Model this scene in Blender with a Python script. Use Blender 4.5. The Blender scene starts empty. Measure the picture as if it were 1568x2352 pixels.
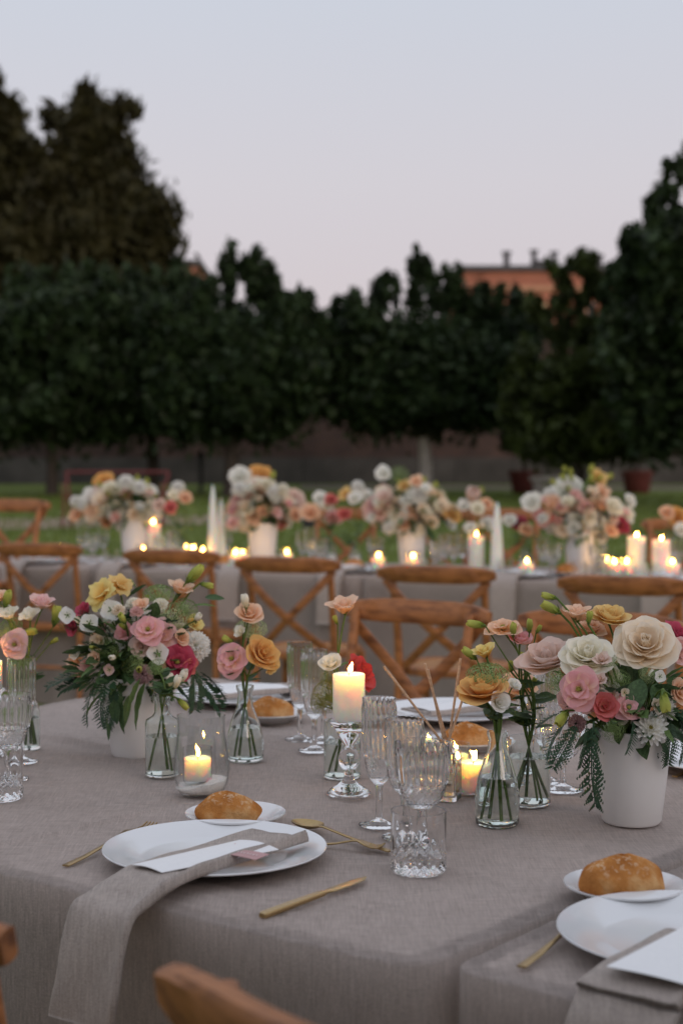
import bpy, math, random
import numpy as np
from mathutils import Vector, Matrix, Euler
R = math.radians
PI = math.pi
scene = bpy.context.scene

# ------------------------------------------------------------------ camera
CAM_Z = 1.31
PITCH = 1.768
FPX = 3500.0
cam_d = bpy.data.cameras.new('camera')
cam = bpy.data.objects.new('camera', cam_d)
scene.collection.objects.link(cam)
cam.location = (0, 0, CAM_Z)
cam.rotation_euler = (R(90 - PITCH), 0, 0)
cam_d.sensor_fit = 'VERTICAL'
cam_d.sensor_height = 36.0
cam_d.lens = FPX / 2352 * 36.0
cam_d.clip_start = 0.05
cam_d.clip_end = 2000
cam_d.dof.use_dof = True
cam_d.dof.focus_distance = 2.36
cam_d.dof.aperture_fstop = 4.0
scene.camera = cam

# ------------------------------------------------------------------ sky and the broad soft afterglow behind the camera
world = bpy.data.worlds.new("World")
scene.world = world
world.use_nodes = True
wn, wl = world.node_tree.nodes, world.node_tree.links
wn.clear()
SUN_EL, SUN_AZ = 18.0, 150.0          # azimuth measured from +Y (the view direction)
tc = wn.new('ShaderNodeTexCoord')
sx = wn.new('ShaderNodeSeparateXYZ')
wl.new(tc.outputs['Generated'], sx.inputs[0])
rampn = wn.new('ShaderNodeValToRGB')
el = rampn.color_ramp.elements
def s2l(c):
    return c / 12.92 if c <= 0.04045 else ((c + 0.055) / 1.055) ** 2.4
def col(r, g, b, a=1.0):
    return (s2l(r / 255), s2l(g / 255), s2l(b / 255), a)
stops = [(0.0, (190, 174, 174)), (0.02, (200, 182, 184)), (0.10, (203, 191, 195)), (0.18, (204, 198, 203)),
         (0.30, (198, 202, 212)), (0.55, (203, 207, 217)), (1.0, (206, 211, 222))]
el[0].position, el[0].color = stops[0][0], col(*stops[0][1])
el[1].position, el[1].color = stops[-1][0], col(*stops[-1][1])
for p, c in stops[1:-1]:
    e = el.new(p); e.color = col(*c)
wl.new(sx.outputs['Z'], rampn.inputs['Fac'])
skyt = wn.new('ShaderNodeTexSky')
skyt.sky_type = 'NISHITA'
skyt.sun_disc = False
skyt.sun_elevation = R(SUN_EL)
skyt.sun_rotation = R(SUN_AZ)
skyt.dust_density = 2.0
bg1 = wn.new('ShaderNodeBackground'); bg1.inputs['Strength'].default_value = 0.785
bg2 = wn.new('ShaderNodeBackground'); bg2.inputs['Strength'].default_value = 0.008
wl.new(rampn.outputs['Color'], bg1.inputs['Color'])
wl.new(skyt.outputs['Color'], bg2.inputs['Color'])
add = wn.new('ShaderNodeAddShader')
wl.new(bg1.outputs[0], add.inputs[0]); wl.new(bg2.outputs[0], add.inputs[1])
wo = wn.new('ShaderNodeOutputWorld')
wl.new(add.outputs[0], wo.inputs['Surface'])

sun_d = bpy.data.lights.new('sun', 'SUN')
sun_d.energy = 0.5
sun_d.angle = R(28.0)
sun_d.color = (1.0, 0.80, 0.70)
sun = bpy.data.objects.new('sun', sun_d)
scene.collection.objects.link(sun)
az = R(SUN_AZ)
sdir = Vector((math.sin(az) * math.cos(R(SUN_EL)), math.cos(az) * math.cos(R(SUN_EL)), math.sin(R(SUN_EL))))
sun.rotation_euler = sdir.to_track_quat('Z', 'Y').to_euler()

scene.view_settings.view_transform = 'Standard'
scene.view_settings.look = 'None'
scene.view_settings.gamma = 1.0
scene.view_settings.exposure = 0.39
scene.view_settings.use_curve_mapping = False
cy = scene.cycles
cy.use_denoising = True
cy.max_bounces = 14
cy.diffuse_bounces = 4
cy.glossy_bounces = 6
cy.transmission_bounces = 14
cy.transparent_max_bounces = 24
cy.sample_clamp_indirect = 4.0
cy.caustics_reflective = True
cy.caustics_refractive = True
cy.blur_glossy = 0.3

# ------------------------------------------------------------------ where a point of the photograph stands in the place
_p = R(PITCH)
_fw, _up = Vector((0, math.cos(_p), -math.sin(_p))), Vector((0, math.sin(_p), math.cos(_p)))
CAM = Vector((0, 0, CAM_Z))
TZ = 0.76
def _ray(x, y):
    return _fw * FPX + Vector((1, 0, 0)) * (x - 784) + _up * (1176 - y)
def W(x, y, z=TZ):
    r = _ray(x, y)
    return CAM + r * ((z - CAM_Z) / r.z)
def D(x, y, d):
    r = _ray(x, y)
    return CAM + r * (d / r.y)
def OW(x, y, z=TZ): return W(x * .98, y * .98, z)
def OD(x, y, d): return D(x * .98, y * .98, d)

def ground_z(y):
    if y < 7.8: return 0.0
    if y < 9.8:
        t = (y - 7.8) / 2.0
        return 0.16 * t * t * (3 - 2 * t)
    if y < 40: return 0.16 + (y - 9.8) * 0.0215
    return 0.16 + 30.2 * 0.0215

# ------------------------------------------------------------------ helpers
ROOT = scene.collection
def link(o):
    ROOT.objects.link(o); return o
def tag(o, label=None, cat=None, group=None, kind=None):
    if label: o['label'] = label
    if cat: o['category'] = cat
    if group: o['group'] = group
    if kind: o['kind'] = kind
    return o
def thing(name, label, cat, loc=(0, 0, 0), rz=0.0, group=None):
    o = bpy.data.objects.new(name, None)
    o.empty_display_size = 0.05
    o.location = loc; o.rotation_euler = (0, 0, rz)
    link(o)
    return tag(o, label, cat, group)
def obj(name, mesh, parent=None, mat=None, M=None):
    if mat is not None and not mesh.materials:
        mesh.materials.append(mat)
    o = bpy.data.objects.new(name, mesh)
    if parent is not None: o.parent = parent
    if M is not None: o.matrix_basis = M
    return link(o)
def copy_tree(o, parent=None):
    c = o.copy(); ROOT.objects.link(c); c.parent = parent
    for ch in list(o.children): copy_tree(ch, c)
    return c
def dup(o, loc, rz, label, group=None):
    c = copy_tree(o)
    c.location = loc; c.rotation_euler = (0, 0, rz); c['label'] = label
    if group: c['group'] = group
    return c

class MB:
    def __init__(s): s.v = []; s.f = []
    def add(s, vs, fs, M=None):
        b = len(s.v)
        s.v.extend([tuple(M @ Vector(v)) for v in vs] if M is not None else [tuple(v) for v in vs])
        s.f.extend([tuple(i + b for i in f) for f in fs])
        return s
    def box(s, c, d, M=None):
        x, y, z = d[0] / 2, d[1] / 2, d[2] / 2
        vs = [(c[0] + i * x, c[1] + j * y, c[2] + k * z) for i in (-1, 1) for j in (-1, 1) for k in (-1, 1)]
        fs = [(0, 1, 3, 2), (4, 6, 7, 5), (0, 4, 5, 1), (2, 3, 7, 6), (0, 2, 6, 4), (1, 5, 7, 3)]
        return s.add(vs, fs, M)
    def tube(s, pts, rad, n=8, cap=True):
        pts = [Vector(p) for p in pts]
        if not isinstance(rad, (list, tuple)): rad = [rad] * len(pts)
        rings = []; b = len(s.v); ref = None
        for i, p in enumerate(pts):
            t = (pts[min(i + 1, len(pts) - 1)] - pts[max(i - 1, 0)]).normalized()
            if ref is None:
                ref = Vector((1, 0, 0)) if abs(t.x) < .8 else Vector((0, 1, 0))
            a = (ref - t * ref.dot(t)).normalized(); ref = a
            c = t.cross(a)
            for k in range(n):
                th = 2 * PI * k / n
                s.v.append(tuple(p + (a * math.cos(th) + c * math.sin(th)) * rad[i]))
        m = len(pts)
        for i in range(m - 1):
            for k in range(n):
                k2 = (k + 1) % n
                s.f.append((b + i * n + k, b + i * n + k2, b + (i + 1) * n + k2, b + (i + 1) * n + k))
        if cap:
            s.f.append(tuple(b + k for k in reversed(range(n))))
            s.f.append(tuple(b + (m - 1) * n + k for k in range(n)))
        return s
    def lathe(s, prof, n=32, mod=None, M=None):
        """closed where the radius reaches 0; mod(r, z, theta, index) gives the radius"""
        vs, fs, idx = [], [], []
        for j, (r, z) in enumerate(prof):
            if r <= 1e-6:
                idx.append([len(vs)] * n); vs.append((0, 0, z)); continue
            row = []
            for k in range(n):
                th = 2 * PI * k / n
                rr = mod(r, z, th, j) if mod else r
                row.append(len(vs)); vs.append((rr * math.cos(th), rr * math.sin(th), z))
            idx.append(row)
        for j in range(len(prof) - 1):
            for k in range(n):
                k2 = (k + 1) % n
                q = [idx[j][k], idx[j][k2], idx[j + 1][k2], idx[j + 1][k]]
                u = []
                for i in q:
                    if i not in u: u.append(i)
                if len(u) > 2: fs.append(tuple(u))
        return s.add(vs, fs, M)
    def sweep(s, pts, side, thick, hw, ht, rnd=True):
        """a bar of rounded rectangular section; side/thick are unit vectors (or lists), hw/ht half sizes (or lists)"""
        n = len(pts); b = len(s.v)
        prof = [(-1, -.55), (-.8, -1), (.8, -1), (1, -.55), (1, .55), (.8, 1), (-.8, 1), (-1, .55)] if rnd else [(-1, -1), (1, -1), (1, 1), (-1, 1)]
        m = len(prof)
        for i, p in enumerate(pts):
            a = Vector(side[i] if isinstance(side, list) else side); c = Vector(thick[i] if isinstance(thick, list) else thick)
            w_ = hw[i] if isinstance(hw, list) else hw; t_ = ht[i] if isinstance(ht, list) else ht
            for (x, y) in prof:
                s.v.append(tuple(Vector(p) + a * (x * w_) + c * (y * t_)))
        for i in range(n - 1):
            for k in range(m):
                k2 = (k + 1) % m
                s.f.append((b + i * m + k, b + i * m + k2, b + (i + 1) * m + k2, b + (i + 1) * m + k))
        s.f.append(tuple(b + k for k in reversed(range(m))))
        s.f.append(tuple(b + (n - 1) * m + k for k in range(m)))
        return s
    def mesh(s, name, mat=None, smooth=True, sharp=40):
        me = bpy.data.meshes.new(name)
        me.from_pydata(s.v, [], s.f)
        if smooth and me.polygons:
            me.polygons.foreach_set('use_smooth', [True] * len(me.polygons))
            if sharp: me.set_sharp_from_angle(angle=R(sharp))
        if mat is not None: me.materials.append(mat)
        me.update()
        return me
    def build(s, name, mat=None, parent=None, M=None, smooth=True, sharp=40):
        return obj(name, s.mesh(name, mat, smooth, sharp), parent, None, M)

def np_quads(name, V, mat, smooth=False):
    """V: (n,4,3) array of quads"""
    n = len(V)
    me = bpy.data.meshes.new(name)
    me.vertices.add(n * 4); me.vertices.foreach_set('co', V.reshape(-1).astype(np.float32))
    me.loops.add(n * 4); me.loops.foreach_set('vertex_index', np.arange(n * 4, dtype=np.int32))
    me.polygons.add(n); me.polygons.foreach_set('loop_start', np.arange(0, n * 4, 4, dtype=np.int32))
    me.update(calc_edges=True)
    me.materials.append(mat)
    return me

def lerp(a, b, t): return a + (b - a) * t
def bez(a, b, c, n=8):
    a, b, c = Vector(a), Vector(b), Vector(c)
    return [a * (1 - t) ** 2 + b * 2 * t * (1 - t) + c * t * t for t in [i / (n - 1) for i in range(n)]]
def frame(z, roll=0.0):
    return Vector(z).to_track_quat('Z', 'Y').to_matrix().to_4x4() @ Matrix.Rotation(roll, 4, 'Z')

# ------------------------------------------------------------------ materials
def nm(name):
    m = bpy.data.materials.new(name); m.use_nodes = True
    n = m.node_tree.nodes; l = m.node_tree.links
    return m, n, l, n['Principled BSDF']
def pset(p, **k):
    for a, v in k.items():
        p.inputs[a.replace('_', ' ')].default_value = v
def noise(n, l, scale, detail=4, rough=.55, coord='Object', vec=(1, 1, 1), rot=(0, 0, 0)):
    t = n.new('ShaderNodeTexCoord'); mp = n.new('ShaderNodeMapping'); tx = n.new('ShaderNodeTexNoise')
    mp.inputs['Scale'].default_value = vec; mp.inputs['Rotation'].default_value = rot
    l.new(t.outputs[coord], mp.inputs[0]); l.new(mp.outputs[0], tx.inputs['Vector'])
    tx.inputs['Scale'].default_value = scale; tx.inputs['Detail'].default_value = detail; tx.inputs['Roughness'].default_value = rough
    return tx.outputs['Fac']
def ramp(n, l, fac, stops):
    r = n.new('ShaderNodeValToRGB'); e = r.color_ramp.elements
    e[0].position, e[0].color = stops[0]; e[1].position, e[1].color = stops[-1]
    for p, c in stops[1:-1]:
        x = e.new(p); x.color = c
    l.new(fac, r.inputs['Fac']); return r.outputs['Color']
def bump(n, l, p, h, strength=.3, dist=.001):
    b = n.new('ShaderNodeBump'); b.inputs['Strength'].default_value = strength; b.inputs['Distance'].default_value = dist
    l.new(h, b.inputs['Height']); l.new(b.outputs[0], p.inputs['Normal']); return b
def mathn(n, l, op, a, b):
    m = n.new('ShaderNodeMath'); m.operation = op
    for i, x in enumerate((a, b)):
        if isinstance(x, (int, float)): m.inputs[i].default_value = x
        else: l.new(x, m.inputs[i])
    return m.outputs[0]
def c4(c): return (c[0], c[1], c[2], 1.0)
def sc(c, k): return (c[0] * k, c[1] * k, c[2] * k, 1.0)

def mat_plain(name, c, rough=.5, metal=0.0, nscale=0, var=.15, bumps=0, coat=0.0):
    m, n, l, p = nm(name)
    pset(p, Base_Color=c4(c), Roughness=rough, Metallic=metal)
    if coat: pset(p, Coat_Weight=coat)
    if nscale:
        f = noise(n, l, nscale)
        l.new(ramp(n, l, f, [(.3, sc(c, 1 - var)), (.7, sc(c, 1 + var))]), p.inputs['Base Color'])
        if bumps: bump(n, l, p, f, bumps, .002)
    return m
def mat_linen(name, c, rot=0.0, k=1.0, thin=0.0, con=1.0):
    m, n, l, p = nm(name)
    a = noise(n, l, 1.0, 3, .6, vec=(560 * k, 26 * k, 30), rot=(0, 0, rot))
    b = noise(n, l, 1.0, 3, .6, vec=(26 * k, 560 * k, 420 * k), rot=(0, 0, rot))
    big = noise(n, l, 3.0, 4)
    s = mathn(n, l, 'ADD', a, b)
    s2 = mathn(n, l, 'ADD', mathn(n, l, 'MULTIPLY', s, .42), mathn(n, l, 'MULTIPLY', big, .16))
    l.new(ramp(n, l, s2, [(.37, sc(c, 1 - .58 * con)), (.5, c4(c)), (.63, sc(c, 1 + .6 * con))]), p.inputs['Base Color'])
    pset(p, Roughness=.92)
    p.inputs['Sheen Weight'].default_value = .08
    p.inputs['Sheen Roughness'].default_value = .5
    bump(n, l, p, s, .7, .0016)
    if thin:                                     # woven cloth lets part of the light through
        tr = n.new('ShaderNodeBsdfTranslucent'); tr.inputs['Color'].default_value = (.86, .79, .75, 1)
        mx = n.new('ShaderNodeMixShader'); mx.inputs[0].default_value = thin
        l.new(p.outputs[0], mx.inputs[1]); l.new(tr.outputs[0], mx.inputs[2]); l.new(mx.outputs[0], n['Material Output'].inputs['Surface'])
    return m
def mat_wood(name, c, dark, sc_=1.0):
    m, n, l, p = nm(name)
    f = noise(n, l, 1.0, 5, .6, vec=(9 * sc_, 60 * sc_, 60 * sc_))
    g = noise(n, l, 14, 3)
    s = mathn(n, l, 'ADD', mathn(n, l, 'MULTIPLY', f, .7), mathn(n, l, 'MULTIPLY', g, .3))
    l.new(ramp(n, l, s, [(.36, c4(dark)), (.52, c4(c)), (.66, sc(c, 1.22))]), p.inputs['Base Color'])
    pset(p, Roughness=.52)
    bump(n, l, p, f, .3, .0012)
    return m
def mat_glass(name, c=(1, 1, 1), ior=1.5, rough=0.0):
    m, n, l, p = nm(name)
    n.remove(p)
    g = n.new('ShaderNodeBsdfGlass'); g.inputs['Color'].default_value = c4(c); g.inputs['IOR'].default_value = ior; g.inputs['Roughness'].default_value = rough
    l.new(g.outputs[0], n['Material Output'].inputs['Surface'])
    return m
def mat_thin_glass(name, c=(.97, .98, .98)):
    """thin walls: what is behind shows through unbent, with a clear reflection on top"""
    m, n, l, p = nm(name)
    n.remove(p)
    t = n.new('ShaderNodeBsdfTransparent')
    lw = n.new('ShaderNodeLayerWeight'); lw.inputs['Blend'].default_value = .25          # seen edge-on the wall is longer and swallows more
    l.new(ramp(n, l, lw.outputs['Facing'], [(.35, c4(c)), (.95, (.62, .66, .66, 1))]), t.inputs['Color'])
    g = n.new('ShaderNodeBsdfGlossy'); g.inputs['Roughness'].default_value = .03
    fr = n.new('ShaderNodeFresnel'); ge = n.new('ShaderNodeNewGeometry')
    # both faces of the wall reflect like glass seen from the air
    l.new(mathn(n, l, 'ADD', mathn(n, l, 'MULTIPLY', ge.outputs['Backfacing'], 1 / 1.7 - 1.7), 1.7), fr.inputs['IOR'])
    mx = n.new('ShaderNodeMixShader')
    l.new(fr.outputs[0], mx.inputs[0]); l.new(t.outputs[0], mx.inputs[1]); l.new(g.outputs[0], mx.inputs[2])
    l.new(mx.outputs[0], n['Material Output'].inputs['Surface'])
    return m
def mat_petal(name, tip, base, axis='Z', trans=.42, mid=.55):
    m, n, l, p = nm(name)
    t = n.new('ShaderNodeTexCoord'); s = n.new('ShaderNodeSeparateXYZ'); l.new(t.outputs['Generated'], s.inputs[0])
    f = noise(n, l, 1.0, 3, .6, coord='Generated', vec=(3, 26, 2.2))
    k = mathn(n, l, 'ADD', s.outputs[axis], mathn(n, l, 'MULTIPLY', mathn(n, l, 'SUBTRACT', f, .5), .3))
    cr = ramp(n, l, k, [(.05, c4(base)), (mid, c4([lerp(a, b, .72) for a, b in zip(base, tip)])), (.95, c4(tip))])
    l.new(cr, p.inputs['Base Color']); pset(p, Roughness=.6)
    p.inputs['Specular IOR Level'].default_value = .25
    p.inputs['Sheen Weight'].default_value = .15
    bump(n, l, p, f, .25, .0006)
    tr = n.new('ShaderNodeBsdfTranslucent'); l.new(cr, tr.inputs['Color'])
    mx = n.new('ShaderNodeMixShader'); mx.inputs[0].default_value = trans
    l.new(p.outputs[0], mx.inputs[1]); l.new(tr.outputs[0], mx.inputs[2])
    l.new(mx.outputs[0], n['Material Output'].inputs['Surface'])
    return m
def mat_leaf(name, c, var=.5, scale=3.0, trans=.2, coord='Object', spec=.3):
    m, n, l, p = nm(name)
    f = noise(n, l, scale, 3, .6, coord=coord)
    cr = ramp(n, l, f, [(.3, sc(c, 1 - var)), (.55, c4(c)), (.75, sc(c, 1 + var))])
    l.new(cr, p.inputs['Base Color']); pset(p, Roughness=.5)
    p.inputs['Specular IOR Level'].default_value = spec
    tr = n.new('ShaderNodeBsdfTranslucent'); l.new(cr, tr.inputs['Color'])
    mx = n.new('ShaderNodeMixShader'); mx.inputs[0].default_value = trans
    l.new(p.outputs[0], mx.inputs[1]); l.new(tr.outputs[0], mx.inputs[2])
    l.new(mx.outputs[0], n['Material Output'].inputs['Surface'])
    return m
def mat_wax(name, c):
    m, n, l, p = nm(name)
    pset(p, Base_Color=c4(c), Roughness=.55)
    p.inputs['Subsurface Weight'].default_value = 1.0
    p.inputs['Subsurface Radius'].default_value = (1.0, .45, .2)
    p.inputs['Subsurface Scale'].default_value = .09
    return m
def mat_emit(name, c, s):
    m, n, l, p = nm(name)
    pset(p, Base_Color=(0, 0, 0, 1), Emission_Color=c4(c), Emission_Strength=s)
    return m
def mat_brick(name, c1, c2, mortar, scale):
    m, n, l, p = nm(name)
    t = n.new('ShaderNodeTexCoord'); mp = n.new('ShaderNodeMapping'); mp.inputs['Rotation'].default_value = (R(90), 0, 0)
    b = n.new('ShaderNodeTexBrick'); l.new(t.outputs['Object'], mp.inputs[0]); l.new(mp.outputs[0], b.inputs['Vector'])
    b.inputs['Color1'].default_value = c4(c1); b.inputs['Color2'].default_value = c4(c2); b.inputs['Mortar'].default_value = c4(mortar)
    b.inputs['Scale'].default_value = scale; b.inputs['Mortar Size'].default_value = .015
    f = noise(n, l, .8, 5)
    mx = n.new('ShaderNodeMixRGB'); mx.blend_type = 'MULTIPLY'; mx.inputs[0].default_value = .8
    l.new(b.outputs['Color'], mx.inputs[1]); l.new(ramp(n, l, f, [(.3, (.55, .55, .55, 1)), (.7, (1.25, 1.2, 1.15, 1))]), mx.inputs[2])
    l.new(mx.outputs[0], p.inputs['Base Color']); pset(p, Roughness=.9)
    bump(n, l, p, b.outputs['Fac'], .4, -.01)
    return m

def C(r, g, b): return col(r, g, b)[:3]
M = {}
M['linen'] = mat_linen('taupe_linen', (.42, .358, .335), R(27), 1.0, .5)
M['felt'] = mat_plain('white_table_felt', (.82, .81, .79), .95)
M['napkin'] = mat_linen('woven_napkin', (.40, .34, .305), R(20), 1.5, con=.6)
M['porcelain'] = mat_plain('white_porcelain', (.78, .79, .81), .16, coat=.3)
M['ceramic'] = mat_plain('white_glazed_pot', (.88, .86, .845), .3, nscale=9, var=.03)
M['paper'] = mat_plain('white_card', (.86, .86, .87), .75, nscale=200, var=.02)
M['pinkcard'] = mat_plain('dusty_pink_card', C(190, 150, 150), .7)
M['ink'] = mat_plain('pale_ink', (.75, .68, .68), .7)
M['gold'] = mat_plain('brushed_gold', C(182, 156, 112), .32, 1.0, nscale=150, var=.08)
M['wood'] = mat_wood('honey_wood', C(168, 108, 62), C(108, 62, 32))
M['cane'] = mat_plain('woven_seat', C(168, 120, 74), .7, nscale=160, var=.35, bumps=.5)
M['crystal'] = mat_glass('clear_crystal', (1, 1, 1), 1.5)
M['greenglass'] = mat_glass('recycled_glass', (.975, .992, .986), 1.48)
M['thin'] = mat_thin_glass('thin_glass')
M['water'] = mat_glass('water', (.985, 1, .99), 1.33)
M['wax'] = mat_wax('ivory_wax', (.95, .86, .78))
M['whitewax'] = mat_wax('white_wax', (.92, .88, .82))
M['wick'] = mat_plain('wick', (.02, .015, .01), .9)
M['flame'] = mat_emit('flame', (1.0, .47, .08), 190)
M['sand'] = mat_plain('white_sand', (.84, .79, .75), .9, nscale=500, var=.14, bumps=.3)
M['reed'] = mat_wood('reed', C(214, 176, 142), C(190, 148, 112), 3)
M['stem'] = mat_leaf('stem_green', C(92, 116, 52), .3, 20, .1)
M['darkleaf'] = mat_leaf('dark_leaf', C(78, 104, 66), .5, 14, .2)
M['fern'] = mat_leaf('fern', C(56, 86, 60), .35, 30, .2)
M['midleaf'] = mat_leaf('mid_leaf', C(108, 134, 80), .35, 14, .25)
M['umbel'] = mat_leaf('umbel', C(150, 176, 112), .25, 60, .25)
M['umbelpale'] = mat_leaf('umbel_pale', C(188, 200, 148), .2, 60, .25)
M['filler'] = mat_leaf('filler', C(164, 160, 78), .3, 60, .25)
P = {}
for k, t, b in [('cream', (252, 242, 226), (246, 220, 178)), ('ivory', (252, 249, 238), (246, 238, 208)), ('blush', (242, 220, 212), (234, 212, 182)),
                ('yellow', (242, 216, 150), (232, 182, 96)), ('peach', (250, 218, 194), (244, 204, 146)), ('pink', (244, 186, 194), (250, 226, 198)),
                ('palepink', (243, 204, 204), (244, 216, 180)), ('coral', (228, 126, 128), (236, 166, 140)), ('crimson', (204, 86, 112), (176, 56, 84)),
                ('white', (250, 249, 246), (244, 243, 228)), ('apricot', (241, 200, 128), (232, 168, 88)), ('lime', (206, 208, 108), (150, 172, 70)),
                ('mauve', (206, 172, 172), (170, 130, 136)), ('red', (216, 72, 72), (230, 130, 110)), ('lemon', (244, 230, 156), (238, 186, 88))]:
    P[k] = mat_petal('petal_' + k, C(*t), C(*b))

def flame_mesh(h=.013, r=.0027):
    prof = [(0, 0), (r * .55, h * .06), (r * .95, h * .2), (r, h * .32), (r * .78, h * .52), (r * .45, h * .72), (r * .18, h * .9), (0, h)]
    return MB().lathe(prof, 10).mesh('flame', M['flame'], sharp=0)
FLAME = flame_mesh()
FLAME_BIG = flame_mesh(.018, .0036)
WICK = MB().tube([(0, 0, -.004), (0, 0, .004), (.0008, 0, .007)], .0008, 6).mesh('wick', M['wick'])

# ------------------------------------------------------------------ ground, path, lawn
def lawn_mesh():
    xs = np.concatenate([np.linspace(-400, -30, 8)[:-1], np.linspace(-30, 30, 25), np.linspace(30, 400, 8)[1:]])
    ys = np.concatenate([np.linspace(-300, -5, 8)[:-1], np.linspace(-5, 45, 61), np.linspace(45, 900, 10)[1:]])
    v = [(x, y, ground_z(y)) for y in ys for x in xs]
    nx = len(xs); f = [(j * nx + i, j * nx + i + 1, (j + 1) * nx + i + 1, (j + 1) * nx + i) for j in range(len(ys) - 1) for i in range(nx - 1)]
    b = MB(); b.add(v, f); return b
m, n, l, p = nm('lawn')
f1 = noise(n, l, .5, 5); f2 = noise(n, l, 40, 4)
s_ = mathn(n, l, 'ADD', mathn(n, l, 'MULTIPLY', f1, .5), mathn(n, l, 'MULTIPLY', f2, .5))
l.new(ramp(n, l, s_, [(.35, (.085, .12, .02, 1)), (.55, (.14, .185, .03, 1)), (.7, (.19, .22, .05, 1))]), p.inputs['Base Color'])
pset(p, Roughness=.95); bump(n, l, p, f2, .8, .02)
M['lawn'] = m
tag(lawn_mesh().build('lawn', M['lawn']), kind='structure')
M['gravel'] = mat_plain('pale_gravel', C(158, 138, 122), .95, nscale=60, var=.2, bumps=.6)
def strip(pts, hw, z0=.006):
    b = MB(); v = []
    for x, y in pts: v += [(x, y - hw, ground_z(y - hw) + z0), (x, y, ground_z(y) + z0), (x, y + hw, ground_z(y + hw) + z0)]
    f = []
    for i in range(len(pts) - 1):
        for k in (0, 1): f.append((i * 3 + k, (i + 1) * 3 + k, (i + 1) * 3 + k + 1, i * 3 + k + 1))
    return b.add(v, f)
tag(strip([(-30, 20.6), (-12, 21.3), (-6, 22.2), (-3, 23.2), (-1, 24.2), (.2, 24.8)], 1.3).build('garden_path', M['gravel']), kind='structure')
M['darkgravel'] = mat_plain('dark_gravel', C(104, 92, 84), .95, nscale=40, var=.2, bumps=.5)
tag(strip([(-1.0, 37.6), (6, 37.2), (14, 36.8), (26, 36.5)], 1.2).build('wall_path', M['darkgravel']), kind='structure')

# mown grass blades of the lawn between the tables and the path
def grass_blades(n, seed):
    r = np.random.RandomState(seed)
    y = 9.5 + (r.rand(n) ** 1.6) * 24; x = (r.rand(n) - .5) * (y * .95)
    z = np.array([ground_z(t) for t in y])
    a = r.rand(n) * 2 * PI; h = .03 + .03 * r.rand(n); w = .004 + .006 * r.rand(n) * (y / 12)
    dx, dy = np.cos(a), np.sin(a); lx, ly = (r.rand(n) - .5) * .05, (r.rand(n) - .5) * .05
    V = np.zeros((n, 4, 3))
    V[:, 0] = np.stack([x - dx * w, y - dy * w, z], 1); V[:, 1] = np.stack([x + dx * w, y + dy * w, z], 1)
    V[:, 2] = np.stack([x + lx + dx * w * .2, y + ly + dy * w * .2, z + h], 1); V[:, 3] = np.stack([x + lx - dx * w * .2, y + ly - dy * w * .2, z + h], 1)
    return V
M['grass'] = mat_leaf('grass', (.15, .20, .03), .5, 4, .35)
tag(obj('grass', np_quads('grass', grass_blades(95000, 3), M['grass'])), kind='stuff')

# ------------------------------------------------------------------ garden wall, buildings
M['gardenbrick'] = mat_brick('garden_wall_brick', (.11, .062, .048), (.08, .05, .042), (.08, .068, .058), 2.2)
M['plinth'] = mat_plain('plinth_stone', (.085, .075, .066), .9, nscale=1.2, var=.35, bumps=.3)
M['coping'] = mat_plain('coping_stone', (.2, .18, .165), .9, nscale=2, var=.3, bumps=.3)
gw = thing('garden_wall', 'long old brick garden wall with pale stone foot behind the fruit trees', 'wall', (0, 40, ground_z(40)))
MB().box((0, .3, 2.3), (70, .5, 3.2)).build('brickwork', M['gardenbrick'], gw, smooth=False)
for i in range(35):
    MB().box((-34 + i * 2.0, .27, .35), (1.985, .62, .70)).build('plinth_block', M['plinth'], gw, smooth=False)
    MB().box((-34 + i * 2.0, .3, 3.97), (1.985, .66, .14)).build('coping_stone', M['coping'], gw, smooth=False)

M['terrabrick'] = mat_brick('terracotta_brick', C(198, 128, 104), C(182, 114, 92), C(178, 130, 110), .9)
M['trim'] = mat_plain('pale_trim', C(200, 148, 116), .8, nscale=2, var=.1)
M['roofdark'] = mat_plain('dark_roof', (.09, .085, .09), .8, nscale=2, var=.2)
M['window'] = mat_plain('window_glass', (.05, .055, .065), .08)
M['litwindow'] = mat_emit('lit_window', (1.0, .72, .38), .9)
M['frame'] = mat_plain('window_frame', C(226, 214, 196), .6)
def building(name, label, x0, x1, y, z1, depth, cols, lit=(), rz=0.0):
    g = ground_z(y); t = thing(name, label, 'building', ((x0 + x1) / 2, y, g), rz)
    w = x1 - x0; h = z1 - g
    MB().box((0, depth / 2, h / 2), (w, depth, h)).build('wall', M['terrabrick'], t, smooth=False)
    rf = MB().box((0, depth / 2, h + .17), (w + .5, depth + .5, .3)).build('roof', M['roofdark'], t, smooth=False)
    MB().box((0, -.06, h - 1.0), (w, .116, .3)).build('cornice', M['trim'], t, smooth=False)
    k = 0
    for row in range(3):
        for i in range(cols):
            x = -w / 2 + w * (i + .5) / cols; z = h - 2.6 - row * 3.2
            if z < 2: continue
            f = MB().box((x, -.05, z), (1.1, .096, 1.6)).build('window', M['trim'], t, smooth=False)
            for sx_ in (-.29, .29):
                MB().box((x + sx_, -.11, z), (.44, .03, 1.4)).build('pane', M['litwindow'] if (row, i) in lit else M['window'], f, smooth=False)
            MB().box((x, -.1, z - .98), (1.5, .2, .16)).build('sill', M['trim'], f, smooth=False)
            k += 1
    return t, rf, h, depth
b1, rf, h, dp = building('brick_building', 'orange red brick building with flat roof and chimneys behind the garden wall', 7.1, 27.5, 90, 12.7, 12, 7, lit=((0, 1),))
def chimney(parent, x, y, h, w, d, hh):
    b = MB().box((x, y, h + .32 + hh / 2), (w, d, hh)); b.box((x, y, h + .32 + hh + .08), (w + .18, d + .18, .15))
    b.build('chimney', M['roofdark'], parent, smooth=False)
chimney(rf, -7.4, 2.0, h, .35, .35, .95)
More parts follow.
